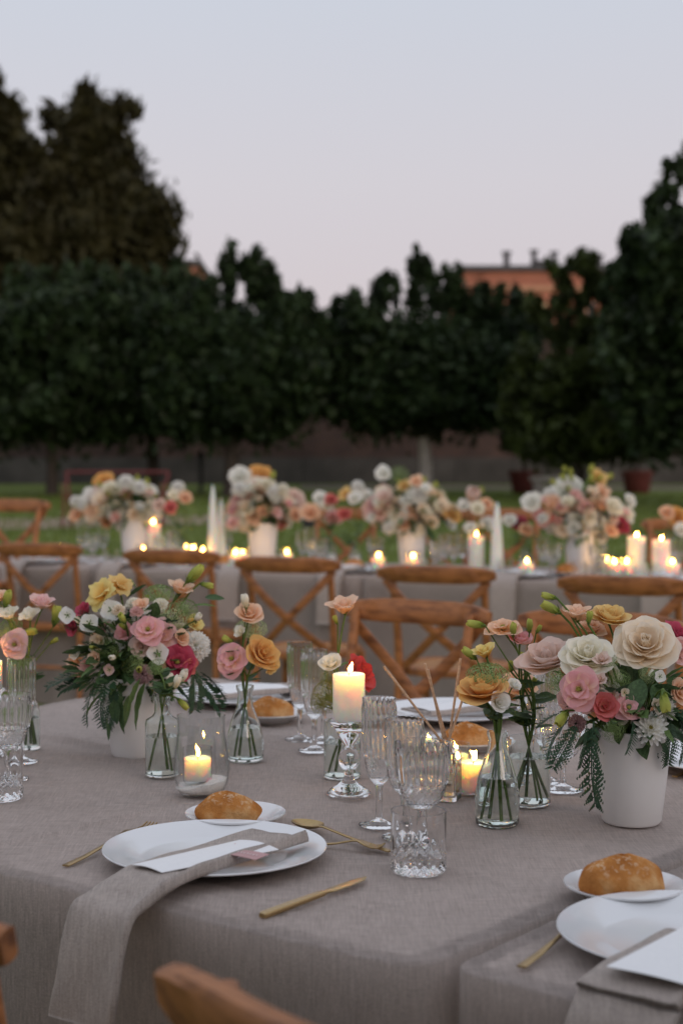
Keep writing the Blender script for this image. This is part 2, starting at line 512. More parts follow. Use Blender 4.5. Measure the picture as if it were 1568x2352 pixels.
chimney(rf, -5.1, 2.4, h, 1.3, 1.0, .42)
chimney(rf, -5.7, 2.4, h, .3, .3, 1.1)
chimney(rf, -4.5, 2.4, h, .3, .3, 1.0)
chimney(rf, -1.7, 3.0, h, .4, .4, .9)
chimney(rf, 2.9, 3.0, h, .7, .5, .7)
b2, rf2, h2, dp2 = building('tower_house', 'narrow orange brick house showing beside the tall conifer', -15.0, -8.65, 92, 13.3, 9, 2)
# added hedge out of view behind the camera, blocks low light from cloth drops
M['hedge'] = mat_leaf('added_hedge_leaf', (.03, .055, .022), .5, 2.0, .1)
hg = thing('added_shade_hedge', 'added hedge behind the camera that shades the near table', 'hedge', (1.0, -.62, 0))
MB().box((0, 0, .94), (15, .62, 1.88)).build('blocker_core', M['hedge'], hg, smooth=False)
rs_ = np.random.RandomState(77); N_ = 9000
c_ = np.stack([(rs_.rand(N_) - .5) * 15.2, (rs_.rand(N_) - .5) * .7, rs_.rand(N_) * 1.94], 1)
a_ = rs_.normal(size=(N_, 3)); a_ /= np.linalg.norm(a_, axis=1)[:, None]; b_ = np.cross(a_, rs_.normal(size=(N_, 3))); b_ /= np.linalg.norm(b_, axis=1)[:, None]
obj('leaves', np_quads('leaves', np.stack([c_ - a_ * .03, c_ + b_ * .016, c_ + a_ * .03, c_ - b_ * .016], 1), M['hedge']), hg)['kind'] = 'stuff'
# invented house, unseen behind the camera, cuts low light reaching the tables
b3, rf3, h3, dp3 = building('added_shade_house', 'added long brick house, unseen behind the tables, blocking low light', -45, 45, -40, 9.0, 12, 14, rz=PI)

# ------------------------------------------------------------------ trees
def leaf_cloud(rs, lobes, n, size, up=0.0, aspect=1.8, shell=.45):
    """leaf quads spread through a set of ellipsoid lobes (cx,cy,cz,rx,ry,rz)"""
    L = np.array(lobes); wgt = (L[:, 3] * L[:, 4] * L[:, 5]) ** .72; wgt /= wgt.sum()
    k = rs.choice(len(L), n, p=wgt); q = L[k]
    d = rs.normal(size=(n, 3)); d /= np.linalg.norm(d, axis=1)[:, None]
    rad = (shell + (1 - shell) * rs.rand(n)) * (1 + np.clip(.24 * rs.normal(size=n), -.5, .34) * (rs.rand(n) < .45))
    c = q[:, :3] + d * q[:, 3:] * rad[:, None]
    a = rs.normal(size=(n, 3)) + d * .5 + np.array([0, 0, up]); a /= np.linalg.norm(a, axis=1)[:, None]
    b = np.cross(a, rs.normal(size=(n, 3))); b /= np.linalg.norm(b, axis=1)[:, None]
    s = size * (.55 + .9 * rs.rand(n)); A = a * (s * aspect * .5)[:, None]; B = b * (s * .5)[:, None]
    V = np.zeros((n, 4, 3))
    V[:, 0] = c - A; V[:, 1] = c + B * .9 - A * .1; V[:, 2] = c + A; V[:, 3] = c - B * .9 - A * .1
    return V
M['bark'] = mat_plain('bark', (.055, .043, .035), .95, nscale=12, var=.4, bumps=.8)
M['limewash'] = mat_plain('limewashed_bark', (.42, .38, .35), .95, nscale=9, var=.35, bumps=.8)
M['citrus'] = mat_leaf('citrus_leaf', (.033, .055, .021), .85, 2.6, .22, spec=.2)
M['citrus2'] = mat_leaf('bright_citrus_leaf', (.062, .083, .022), .8, 2.6, .28, spec=.2)
M['conifer'] = mat_leaf('conifer_leaf', (.052, .047, .019), .6, 1.0, .12, spec=.12)
def tree(name, label, x, y, lobes, n, size, mat, trunk_r, limbs, bark='bark', up=0.0, aspect=1.8, seed=1, base=0.0, group=None, shell=.45):
    rs = np.random.RandomState(seed)
    t = thing(name, label, 'tree', (x, y, ground_z(y) + base), group=group)
    b = MB()
    top = max(q[2] for q in lobes) * .8
    b.tube([(0, 0, -.1), (.02, 0, limbs * .5), (-.03, .02, limbs)], [trunk_r * 1.25, trunk_r, trunk_r * .9], 10)
    b.build('trunk', M[bark], t)
    for q in lobes[:7]:
        MB().tube(bez((0, 0, limbs * .93), (q[0] * .35, q[1] * .35, limbs + (q[2] - limbs) * .35), (q[0], q[1], q[2]), 6),
                  [trunk_r * .62, trunk_r * .5, trunk_r * .4, trunk_r * .3, trunk_r * .2, trunk_r * .08], 6).build('limb', M['bark'], t)
    obj('crown', np_quads('crown', leaf_cloud(rs, lobes, n, size, up, aspect, shell), M[mat]), t)
    return t
def crown_lobes(seed, w, z0, z1, k, bumps=()):
    r = random.Random(seed); out = []
    cz, hz = (z0 + z1) / 2, (z1 - z0) / 2
    out.append((0, 0, cz - hz * .08, w * .84, w * .66, hz * .76)); out.append((-w * .45, 0, cz - hz * .3, w * .5, w * .5, hz * .56)); out.append((w * .45, .1, cz - hz * .25, w * .5, w * .5, hz * .56))
    for i in range(k):
        a = r.random() * 2 * PI; u = r.uniform(-.75, .8); rr = math.sqrt(1 - u * u * .8) * r.uniform(.7, .95)
        s = r.uniform(.16, .32)
        out.append((math.cos(a) * w * rr, math.sin(a) * w * rr * .8, cz + u * hz * .82, w * s, w * s, hz * s * 1.05))
    for i in range(22):                                   # uneven shoots on the top and flanks
        a = r.uniform(-1, 1); s = r.uniform(.05, .10)
        out.append((a * w * .95, r.uniform(-.4, .4) * w, cz + hz * (math.sqrt(1 - a * a * .9) * r.uniform(.72, .98)), w * s, w * s, w * s * r.uniform(1.8, 3.4)))
    for (x, y, z, a, b_, c) in bumps:                     # leafy shoots that stand out of the crown
        for i in range(9):
            s = r.uniform(.16, .3); k = r.uniform(-.9, .9)
            out.append((x + k * a, y + r.uniform(-.7, .7) * b_, z + c * (r.uniform(-.9, .55) - .35 * k * k), a * s, b_ * s, c * s * 2.3))
    return out
def px(x, d): return (x - 784) / FPX * d
def pz(y, d): return D(784, y, d).z - ground_z(d)

d = 33.0
tree('citrus_tree', 'low round dark green fruit tree at the foot of the conifer', px(120, d), d,
     crown_lobes(5, 2.5, .75, pz(640, d), 26), 44000, .125, 'citrus', .12, 1.5, seed=5)
tree('citrus_tree', 'broad dark fruit tree between conifer and tall leafy tips', px(350, 34), 34,
     crown_lobes(8, 2.3, .95, pz(632, 34), 26), 44000, .125, 'citrus', .13, 1.5, seed=8)
d = 32.0
tree('citrus_tree', 'dark fruit tree with leafy tips left of the sky gap', px(530, d), d,
     crown_lobes(11, 1.95, .85, pz(655, d), 22,
                 [(px(520, d) - px(530, d), 0, pz(600, d), .22, .22, .45), (px(590, d) - px(530, d), 0, pz(590, d), .35, .3, .32), (px(560, d) - px(530, d), .1, pz(625, d), .55, .5, .5),
                  (px(632, d) - px(530, d), 0, pz(640, d), .16, .2, .42), (px(690, d) - px(530, d), 0, pz(690, d), .3, .3, .3), (px(690, d) - px(530, d), 0, pz(760, d), .6, .6, .6)]),
     46000, .12, 'citrus', .15, 1.6, seed=11)
d = 33.0
tree('citrus_tree', 'dark fruit tree with limewashed forked trunk right of the sky gap', px(975, d), d,
     crown_lobes(14, 2.3, 1.0, pz(650, d), 26,
                 [(px(968, d) - px(975, d), 0, pz(605, d), .3, .3, .45), (px(1010, d) - px(975, d), 0, pz(640, d), .3, .35, .35), (px(885, d) - px(975, d), 0, pz(665, d), .4, .4, .45),
                  (px(800, d) - px(975, d), 0, pz(740, d), .5, .5, .5), (px(775, d) - px(975, d), 0, pz(705, d), .16, .2, .25), (px(1080, d) - px(975, d), .2, pz(705, d), .45, .5, .4), (px(1150, d) - px(975, d), .1, pz(700, d), .5, .5, .55), (px(1200, d) - px(975, d), 0, pz(745, d), .55, .5, .5)]),
     50000, .12, 'citrus', .14, 1.25, bark='limewash', seed=14)
d = 28.0
def big_pot(x, y, label):
    b = MB(); b.lathe([(0, 0), (.24, 0), (.27, .04), (.33, .4), (.36, .42), (.36, .5), (.32, .5), (.31, .42), (0, .42)], 24)
    o = b.build('terracotta_pot', M['terracotta']); o.location = (x, y, ground_z(y) + .001)
    tag(o, label, 'plant pot', 'terracotta pots by the wall'); return o
M['terracotta'] = mat_plain('terracotta', C(96, 44, 38), .85, nscale=6, var=.2, bumps=.2)
pa = (px(1203, 34), 34.0); pb = (px(1462, 34), 34.0)
big_pot(pa[0], pa[1], 'terracotta pot standing left of the pale stone bench')
big_pot(pb[0], pb[1], 'terracotta pot under the tall dark tree on the right')
tree('potted_tree', 'loose leafy lemon tree in front of the brick building', px(1330, 30), 30,
     crown_lobes(21, 1.45, .45, pz(740, 30), 22, [(px(1290, 30) - px(1330, 30), 0, pz(610, 30), .45, .4, .3), (px(1340, 30) - px(1330, 30), 0, pz(620, 30), .4, .4, .45), (px(1390, 30) - px(1330, 30), 0, pz(660, 30), .5, .4, .4), (px(1240, 30) - px(1330, 30), 0, pz(690, 30), .35, .4, .3),
                                                (px(1290, 30) - px(1330, 30), 0, pz(720, 30), .45, .5, .5), (px(1380, 30) - px(1330, 30), 0, pz(760, 30), .6, .6, .6)]),
     30000, .1, 'citrus2', .1, 1.0, seed=21, shell=.3)
tree('potted_tree', 'small shrubby tree in the terracotta pot beside the stone bench', pa[0], pa[1], crown_lobes(23, .6, .35, 1.9, 8), 2200, .12, 'citrus', .05, .6, seed=23, base=.43)
tree('potted_tree', 'shrubby tree in the terracotta pot under the tall dark tree', pb[0], pb[1], crown_lobes(25, .75, .4, 2.3, 8), 2600, .12, 'citrus', .05, .6, seed=25, base=.43)
d = 27.0
tree('broadleaf_tree', 'tall dark broadleaf tree at the right edge of the garden', px(1640, d), d,
     crown_lobes(31, 1.95, .5, pz(430, d), 30,
                 [(px(1560, d) - px(1640, d), 0, pz(400, d), .4, .4, .4), (px(1520, d) - px(1640, d), 0, pz(455, d), .35, .4, .35), (px(1600, d) - px(1640, d), 0, pz(350, d), .4, .4, .45),
                  (px(1480, d) - px(1640, d), 0, pz(560, d), .5, .5, .45), (px(1440, d) - px(1640, d), 0, pz(610, d), .4, .4, .35), (px(1500, d) - px(1640, d), 0, pz(690, d), .7, .6, .7), (px(1500, d) - px(1640, d), 0, pz(850, d), .6, .6, .8)]),
     56000, .12, 'citrus', .17, 1.4, seed=31)
# conifers: plumes along a leaning cone
def conifer_lobes(seed, d, cx, prof, k):
    r = random.Random(seed); out = []
    for i in range(k):
        y = r.uniform(prof[0][0], prof[-1][0])
        for (ya, wa), (yb, wb) in zip(prof, prof[1:]):
            if ya <= y <= yb: hw = lerp(wa, wb, (y - ya) / (yb - ya))
        a = r.random() * 2 * PI; q = r.uniform(.45, 1.0)
        s = r.uniform(.22, .36) * (hw / FPX * d) + .16
        out.append((math.cos(a) * hw * q / FPX * d, math.sin(a) * hw * q / FPX * d * .8, pz(y, d) - .25, s * .75, s * .75, s * 1.5))
    return out
d = 44.0
cl = conifer_lobes(41, d, 210, [(250, 45), (330, 100), (480, 165), (620, 235), (800, 240), (1000, 210)], 80)
def cl_at(x, y, w, h): return (px(x, d) - px(205, d), 0, pz(y, d), w, w, h)
cl += [cl_at(205, 235, .45, .75), cl_at(205, 300, .8, 1.0), cl_at(275, 265, .4, .7), cl_at(305, 250, .35, .3), cl_at(130, 275, .45, .5), cl_at(170, 420, 1.3, 1.6), cl_at(240, 420, 1.2, 1.6), cl_at(200, 650, 2.2, 2.2), cl_at(290, 520, 1.0, 1.2)]
tree('conifer', 'tall bushy conifer with brownish tips on the left', px(205, d), d, cl, 70000, .16, 'conifer', .28, 4.0, up=1.1, aspect=2.6, seed=41, shell=.3)
d = 42.0
cl = conifer_lobes(43, d, -70, [(120, 40), (260, 95), (420, 135), (700, 190), (1000, 180)], 40) + [(.15, 0, pz(190, d), .5, .5, .9), (px(35, d) - px(-60, d), 0, pz(270, d), .35, .35, .6), (px(40, d) - px(-60, d), 0, pz(390, d), 1.0, 1.0, 1.2), (px(40, d) - px(-60, d), 0, pz(600, d), 1.4, 1.4, 1.6)]
tree('conifer', 'conifer cut by the left edge of the picture', px(-60, d), d, cl, 44000, .16, 'conifer', .26, 4.0, up=1.1, aspect=2.6, seed=43, shell=.3)

# ------------------------------------------------------------------ garden furniture far back
M['redmetal'] = mat_plain('red_metal', C(112, 36, 36), .5, nscale=30, var=.1)
y0 = 22.0; bz = D(784, 1084, y0).z - ground_z(y0)
rb = thing('garden_bench', 'red metal garden bench standing on the lawn', 'bench', (px(268, y0), y0, ground_z(y0)))
MB().tube([(-.74, .1, bz), (.74, .1, bz)], .017, 8).build('top_rail', M['redmetal'], rb)
for s in (-1, 1):
    MB().tube([(s * .74, .1, bz), (s * .68, .0, .42), (s * .66, .02, 0)], .018, 8).build('leg', M['redmetal'], rb)
    MB().tube([(s * .68, -.4, .42), (s * .7, -.44, 0)], .018, 8).build('leg', M['redmetal'], rb)
    MB().tube([(s * .70, .04, .62), (s * .70, -.36, .62), (s * .69, -.42, .42)], .013, 8).build('armrest', M['redmetal'], rb)
for k in range(5):
    MB().box((0, -.04 - k * .088, .42), (1.36, .06, .012)).build('seat_slat', M['redmetal'], rb, smooth=False)
M['iron'] = mat_plain('dark_iron', (.02, .02, .022), .6)
bo = thing('bollard_light', 'thin dark bollard light before the garden wall', 'lamp', (px(462, 34), 34, ground_z(34)))
MB().lathe([(0, 0), (.05, 0), (.05, .78), (0, .78)], 14).build('post', M['iron'], bo)
MB().lathe([(0, .78), (.07, .78), (.09, .88), (.02, .95), (0, .95)], 14).build('cap', M['iron'], bo)
st = thing('stone_bench', 'low pale stone bench beside the terracotta pot', 'bench', (px(1275, 33), 33, ground_z(33)))
MB().box((0, 0, .36), (1.1, .4, .1)).build('seat', M['limewash'], st, smooth=False)
for s in (-1, 1): MB().box((s * .38, 0, .155), (.18, .34, .308)).build('support', M['limewash'], st, smooth=False)
lb = thing('planter_box', 'small dark box left standing on the lawn', 'box', (px(709, 20), 20, ground_z(20)))
MB().box((0, 0, .1), (.16, .16, .2)).build('body', M['iron'], lb, smooth=False)
MB().box((0, 0, .215), (.19, .19, .028)).build('rim', M['iron'], lb, smooth=False)
# ------------------------------------------------------------------ chairs
def ellipse_pts(n, a, b): return [(a * math.cos(2 * PI * i / n), b * math.sin(2 * PI * i / n)) for i in range(n)]
def make_chair(name, label, group):
    t = thing(name, label, 'chair', group=group)
    for s in (-1, 1):
        o = MB().tube([(s * .205, -.235, 0), (s * .195, -.2, .25), (s * .19, -.19, .45), (s * .19, -.215, .62), (s * .195, -.27, .875)],
                      [.013, .017, .019, .017, .014], 10).build('rear_leg', M['wood'], t)
        MB().tube([(s * .205, .2, 0), (s * .195, .185, .25), (s * .19, .18, .44)], [.013, .016, .018], 10).build('front_leg', M['wood'], t)
    pts, side, th = [], [], []
    for i in range(17):
        u = -1 + i / 8; x = .25 * u; y = -.262 - .045 * (1 - u * u)
        pts.append((x, y - .022, .868)); side.append(Vector((0, -.2, .98)).normalized()); th.append(Vector((.36 * u * .5, -1, -.2)).normalized())
    hw = [.016, .026, .031, .034] + [.036] * 9 + [.034, .031, .026, .016]
    MB().sweep(pts, side, th, hw, .013).build('top_rail', M['wood'], t)
    for s in (-1, 1):
        pts, side, th = [], [], []
        for i in range(15):
            u = i / 14; x = s * lerp(-.218, .165, u); z = lerp(.845, .475, u ** .92)
            y = lerp(-.285, -.2, u) - .05 * math.sin(PI * min(1, u * 1.02)) - (.004 if s > 0 else -.004)
            pts.append((x, y, z)); side.append(Vector((s * .70, 0, .72))); th.append(Vector((0, -1, -.15)).normalized())
        MB().sweep(pts, side, th, .017, .0042).build('cross_brace', M['wood'], t)
    # seat ring and woven seat
    out = []
    for k in range(40):
        a = 2 * PI * k / 40; e = 3.2
        cx = math.copysign(abs(math.cos(a)) ** (2 / e), math.cos(a)); cyy = math.copysign(abs(math.sin(a)) ** (2 / e), math.sin(a))
        out.append((cx * (.215 + .015 * cyy), cyy * .215))
    b = MB(); v = []
    for kk, z in ((1, .437), (1.02, .45), (1, .468), (.84, .472), (.82, .455)):
        v += [(x * kk, y * kk, z) for x, y in out]
    f = []
    for j in range(4):
        for k in range(40): f.append((j * 40 + k, j * 40 + (k + 1) % 40, (j + 1) * 40 + (k + 1) % 40, (j + 1) * 40 + k))
    f.append(tuple(reversed(range(40))))
    b.add(v, f); b.build('seat_frame', M['wood'], t)
    MB().add([(x * .83, y * .83, .466) for x, y in out] + [(0, 0, .462)], [(k, (k + 1) % 40, 40) for k in range(40)]).build('woven_seat', M['cane'], t)
    for pa_, pb_ in (((-.198, .187, .2), (.198, .187, .2)), ((-.197, .18, .17), (-.197, -.2, .17)), ((.197, .18, .17), (.197, -.2, .17)), ((-.197, -.21, .24), (.197, -.21, .24))):
        MB().tube([pa_, [(a + b_) / 2 for a, b_ in zip(pa_, pb_)], pb_], [.008, .01, .008], 8).build('stretcher', M['wood'], t)
    return t
CG = 'cross back wooden chairs'
chair = make_chair('wooden_chair', 'honey wooden cross back chair nearest to the camera, before the plate with menu', CG)
A1 = -27.0; A2 = -21.3
def put(c, rail_x, rail_y, deg, label=None, z=0):
    """rail_x, rail_y: where the middle of the top rail stands"""
    a = R(deg); off = Vector((-math.sin(a), math.cos(a), 0)) * .30
    loc = Vector((rail_x, rail_y, z)) + off
    if label is None:
        c.location = loc; c.rotation_euler = (0, 0, a); return c
    return dup(c, loc, a, label)
put(chair, .015, 1.097, -46)
put(chair, -.530, 1.500, -30, 'honey wooden cross back chair cut by the left edge in the foreground')
put(chair, .225, 4.55, 148, 'wooden cross back chair facing us across the near table behind the reed sticks')
put(chair, .72, 4.2, 146, 'wooden cross back chair facing us behind the cream roses of the right bouquet')
rails = [(85, 7.95, 'wooden cross back chair at the far left of the back table row, seen from behind'),
         (391, 7.35, 'wooden chair seen from behind above the left bouquet with pink flowers'),
         (657, 6.75, 'wooden chair seen from behind above the single peach flower and erlenmeyer vase'),
         (999, 6.15, 'wooden chair seen from behind above the reed sticks, before the back table'),
         (1432, 5.6, 'wooden chair seen from behind above the right bouquet, before the back table')]
for i, (x, dd, lb_) in enumerate(rails):
    put(chair, px(x, dd), dd, A2 + (6, 4, 2, 0, -2)[i], lb_)
for x, dd, lb_ in [(30, 8.6, 'wooden chair facing us at the left end of the back table near the lawn'),
                   (800, 9.7, 'wooden chair hidden behind posy and flowers in the middle of the back table'),
                   (1010, 9.3, 'wooden chair behind the tall green and white bouquet on the back table'),
                   (1165, 9.1, 'wooden chair whose leg shows behind the white cone candle on the right'),
                   (1575, 8.6, 'wooden chair facing us at the right edge behind the back table')]:
    zz = D(x, {30: 1146, 800: 1166, 1010: 1166, 1165: 1168, 1575: 1190}[x], dd).z - .905
    zz = max(zz, 0)
    put(chair, px(x, dd), dd, 180 + A2, lb_, zz if zz < .4 else .2)

# ------------------------------------------------------------------ tables and their cloths
def hash_noise(x, y):
    return (math.sin(x * 7.1 + math.sin(y * 5.3) * 1.7) + math.sin(y * 9.7 + math.sin(x * 4.1) * 2.1) + math.sin((x + y) * 17.3) * .5) / 2.5
def cloth(name, label, quad, ztop, zbot, creases=(), seed=0, group=None, folds=.02, K=46, step=.022):
    """a cloth over a table: quad = four corners, counter-clockwise; rounded rim, folds that deepen towards the hem"""
    r = random.Random(seed); ph = [r.random() * 6.28 for _ in range(8)]
    q = [Vector((c[0], c[1])) for c in quad]; cen = sum(q, Vector((0, 0))) / 4
    per = []; rc = .045
    for i in range(4):
        a, b, c = q[i - 1], q[i], q[(i + 1) % 4]
        d1, d2 = (a - b).normalized(), (c - b).normalized()
        p1, p2 = b + d1 * rc, b + d2 * rc
        for k in range(9):
            t = k / 8; per.append(p1 * (1 - t) ** 2 + b * 2 * t * (1 - t) + p2 * t * t)
        nxt = c + (b - c).normalized() * rc
        L = (nxt - p2).length; m_ = max(8, int(L / step))
        for k in range(1, m_): per.append(p2.lerp(nxt, k / m_))
    n = len(per); nor = []
    for i in range(n):
        t = (per[(i + 1) % n] - per[i - 1]).normalized(); nor.append(Vector((t.y, -t.x)))
    arc = [0]
    for i in range(1, n): arc.append(arc[-1] + (per[i] - per[i - 1]).length)
    def top_z(x, y):
        z = -.0012 + .0022 * hash_noise(x * 2.2 + ph[0], y * 2.2 + ph[1]) + .0013 * hash_noise(x * 6 + ph[2], y * 6) + .0009 * hash_noise((x * .88 - y * .47) * 7, (x * .47 + y * .88) * 26 + ph[7])
        for (ax, ay, bx, by, hgt, sg) in creases:
            A, B = Vector((ax, ay)), Vector((bx, by)); d = B - A; t = max(0, min(1, (Vector((x, y)) - A).dot(d) / d.length_squared))
            e = ((Vector((x, y)) - A - d * t).length / sg) ** 2
            if e < 9: z += hgt * math.exp(-e) * (math.sin(PI * (.08 + .84 * t)) ** .5)
        return z
    v = []; rows = []
    for j in range(1, K + 1):
        k = (j / K) ** .8
        row = []
        for i in range(n):
            pt = cen.lerp(per[i] - nor[i] * .006, k)
            row.append(len(v)); v.append((pt.x, pt.y, ztop + top_z(pt.x, pt.y)))
        rows.append(row)
    for k in range(1, 6):
        a = k / 5 * PI / 2
        row = []
        for i in range(n):
            pt = per[i] - nor[i] * (.006 * (1 - math.sin(a)))
            row.append(len(v)); v.append((pt.x, pt.y, ztop - .006 * (1 - math.cos(a)) + top_z(pt.x, pt.y) * (1 - k / 5)))
        rows.append(row)
    J = 26
    for j in range(1, J + 1):
        t = j / J; z = lerp(ztop - .006, zbot, t); row = []
        for i in range(n):
            s = arc[i]
            w_ = math.sin(s * 9.5 + ph[3] + 1.2 * math.sin(s * 2.3 + ph[4])) + .6 * math.sin(s * 21 + ph[5]) + .4 * math.sin(s * 37 + ph[6] + t * 2)
            off = folds * (t ** .8) * (.5 + .5 * w_) + .03 * t * t
            pt = per[i] + nor[i] * off
            row.append(len(v)); v.append((pt.x, pt.y, z + .004 * t * math.sin(s * 5)))
        rows.append(row)
    c0 = len(v); v.append((cen.x, cen.y, ztop + top_z(cen.x, cen.y)))
    f = [(c0, rows[0][i], rows[0][(i + 1) % n]) for i in range(n)]
    for j in range(len(rows) - 1):
        for i in range(n):
            i2 = (i + 1) % n; f.append((rows[j][i], rows[j + 1][i], rows[j + 1][i2], rows[j][i2]))
    b = MB(); b.add(v, f)
    o = b.build(name, M['linen'], sharp=0)
    return tag(o, label, 'tablecloth', group)
def table(label, quad, ztop, z0=0.0, group=None):
    q = [Vector((c[0], c[1], 0)) for c in quad]; cen = sum(q, Vector()) / 4
    t = thing('banquet_table', label, 'table', (cen.x, cen.y, z0), group=group)
    qq = [(c - cen) * .965 for c in q]; zt = ztop - z0 - .006
    b = MB(); b.add([(p_.x, p_.y, zt) for p_ in qq] + [(p_.x, p_.y, zt - .03) for p_ in qq],
                    [(0, 1, 2, 3), (7, 6, 5, 4), (0, 4, 5, 1), (1, 5, 6, 2), (2, 6, 7, 3), (3, 7, 4, 0)])
    b.build('tabletop', M['felt'], t, smooth=False)
    for p_ in qq:
        MB().tube([(p_.x * .9, p_.y * .9, 0.001), (p_.x * .9, p_.y * .9, zt - .03)], .025, 8).build('leg', M['wood'], t)
    return t
qa = [(-1.249, 2.605), (.087, 1.650), (1.116, 2.885), (-.384, 3.959)]
qb_o = Vector((.115, 1.664)); ub = Vector((.772, -.636)); vb = Vector((.636, .772))
qb = [qb_o, qb_o + ub * 1.5, qb_o + ub * 1.5 + vb * 1.85, qb_o + vb * 1.85]
def cr(x0, y0, x1, y1, h, s): a, b = W(x0, y0), W(x1, y1); return (a.x, a.y, b.x, b.y, h, s)
cloth('tablecloth', 'taupe linen tablecloth on the near table under hurricane candle and left bouquet', qa, TZ, .04,
      [cr(-90, 1958, 440, 1846, .006, .0055), cr(40, 1686, 300, 1722, .010, .012), cr(60, 1730, 330, 1750, .006, .012), cr(1060, 1900, 1330, 1868, .008, .03)], 3, 'linen tablecloths', .03, 190, .011)
cloth('tablecloth', 'taupe linen tablecloth on the table in the right corner under the menu card', qb, TZ - .002, .04, [], 5, 'linen tablecloths', .028, 120, .014)
table('banquet table hidden under the near linen cloth', qa, TZ)
table('banquet table hidden under the right corner linen cloth', qb, TZ - .002)
# the long back table: three cloths in a row, edge running down to the right
e0, e1 = W(-250, 1292), W(1650, 1347)
u2 = (e1 - e0); u2.z = 0; L2 = u2.length; u2.normalize(); n2 = Vector((-u2.y, u2.x, 0))
seams = [0, .28 * L2, .62 * L2, L2 + .35]
for i in range(3):
    a = e0 + u2 * (seams[i] + .006); b = e0 + u2 * (seams[i + 1] - .006)
    quad = [(a.x, a.y), (b.x, b.y), (b.x + n2.x * 1.0, b.y + n2.y * 1.0), (a.x + n2.x * 1.0, a.y + n2.y * 1.0)]
    cloth('tablecloth', ['taupe linen tablecloth on the left end of the back table', 'taupe linen tablecloth on the middle of the back table', 'taupe linen tablecloth on the right end of the back table'][i], quad, TZ, .03, [], 11 + i, 'linen tablecloths', .03)
    table(['banquet table under the left cloth of the back row', 'banquet table under the middle cloth of the back row', 'banquet table under the right cloth of the back row'][i], quad, TZ)
def back(x, t):
    """a point on the back table: picture column x, t metres behind its front edge"""
    q = e0 + n2 * t
    k = (x - 784) / FPX
    s = (k * q.y - q.x) / (u2.x - k * u2.y)
    p_ = q + u2 * s; return Vector((p_.x, p_.y, TZ + .0015))
# ------------------------------------------------------------------ flowers: petals, blooms, leaves, fronds
def petal(kind, seed=0):
    w, phi, cup, flare, ruf = {'rose_in': (.50, 1.35, .10, .02, .015), 'rose_mid': (.84, 1.05, .38, .10, .015), 'rose_out': (1.02, .88, .42, .26, .032),
                               'lis': (.70, .95, .16, .22, .05), 'bud': (.42, 1.25, .26, -.10, .0), 'carn': (.56, .35, .05, .12, .13),
                               'mum': (.15, .8, .12, -.06, .0), 'flat': (.62, .25, .05, .03, .03), 'iris': (.7, .5, .25, .34, .1)}[kind]
    r = random.Random(seed * 7 + len(kind)); a, b, c = r.random() * 6, r.random() * 6, r.uniform(-.06, .06)
    nu, nv = (4, 4) if kind == 'mum' else ((10, 7) if kind == 'carn' else (8, 8))
    v, f = [], []
    for j in range(nv + 1):
        t = j / nv
        wd = w * math.sin(PI * (.13 + .62 * t)) ** .9
        rho = max(wd / phi, .05)
        for i in range(nu + 1):
            u = -1 + 2 * i / nu
            y = rho * math.sin(u * phi) + c * t
            x = -rho * (1 - math.cos(u * phi)) + cup * math.sin(PI * .58 * t) + flare * max(0, t - .5) ** 2 * 4
            z = t - .24 * u * u * t * t
            k = 9 if kind == 'carn' else 5
            x += ruf * math.sin(u * k + a) * t * t; z += ruf * .7 * math.sin(u * k * 1.4 + b) * t ** 3
            if kind in ('rose_out', 'rose_mid'): z += .05 * (1 - abs(u)) ** 2 * t ** 4
            v.append((x, y, z))
    for j in range(nv):
        for i in range(nu):
            q = j * (nu + 1) + i; f.append((q, q + 1, q + nu + 2, q + nu + 1))
    return v, f
_pm = {}
def petal_mesh(kind, colour, seed):
    k = (kind, colour, seed % 3)
    if k not in _pm:
        b = MB(); b.add(*petal(kind, seed % 3)); _pm[k] = b.mesh('petal', P[colour], sharp=0)
    return _pm[k]
GA = 2.39996
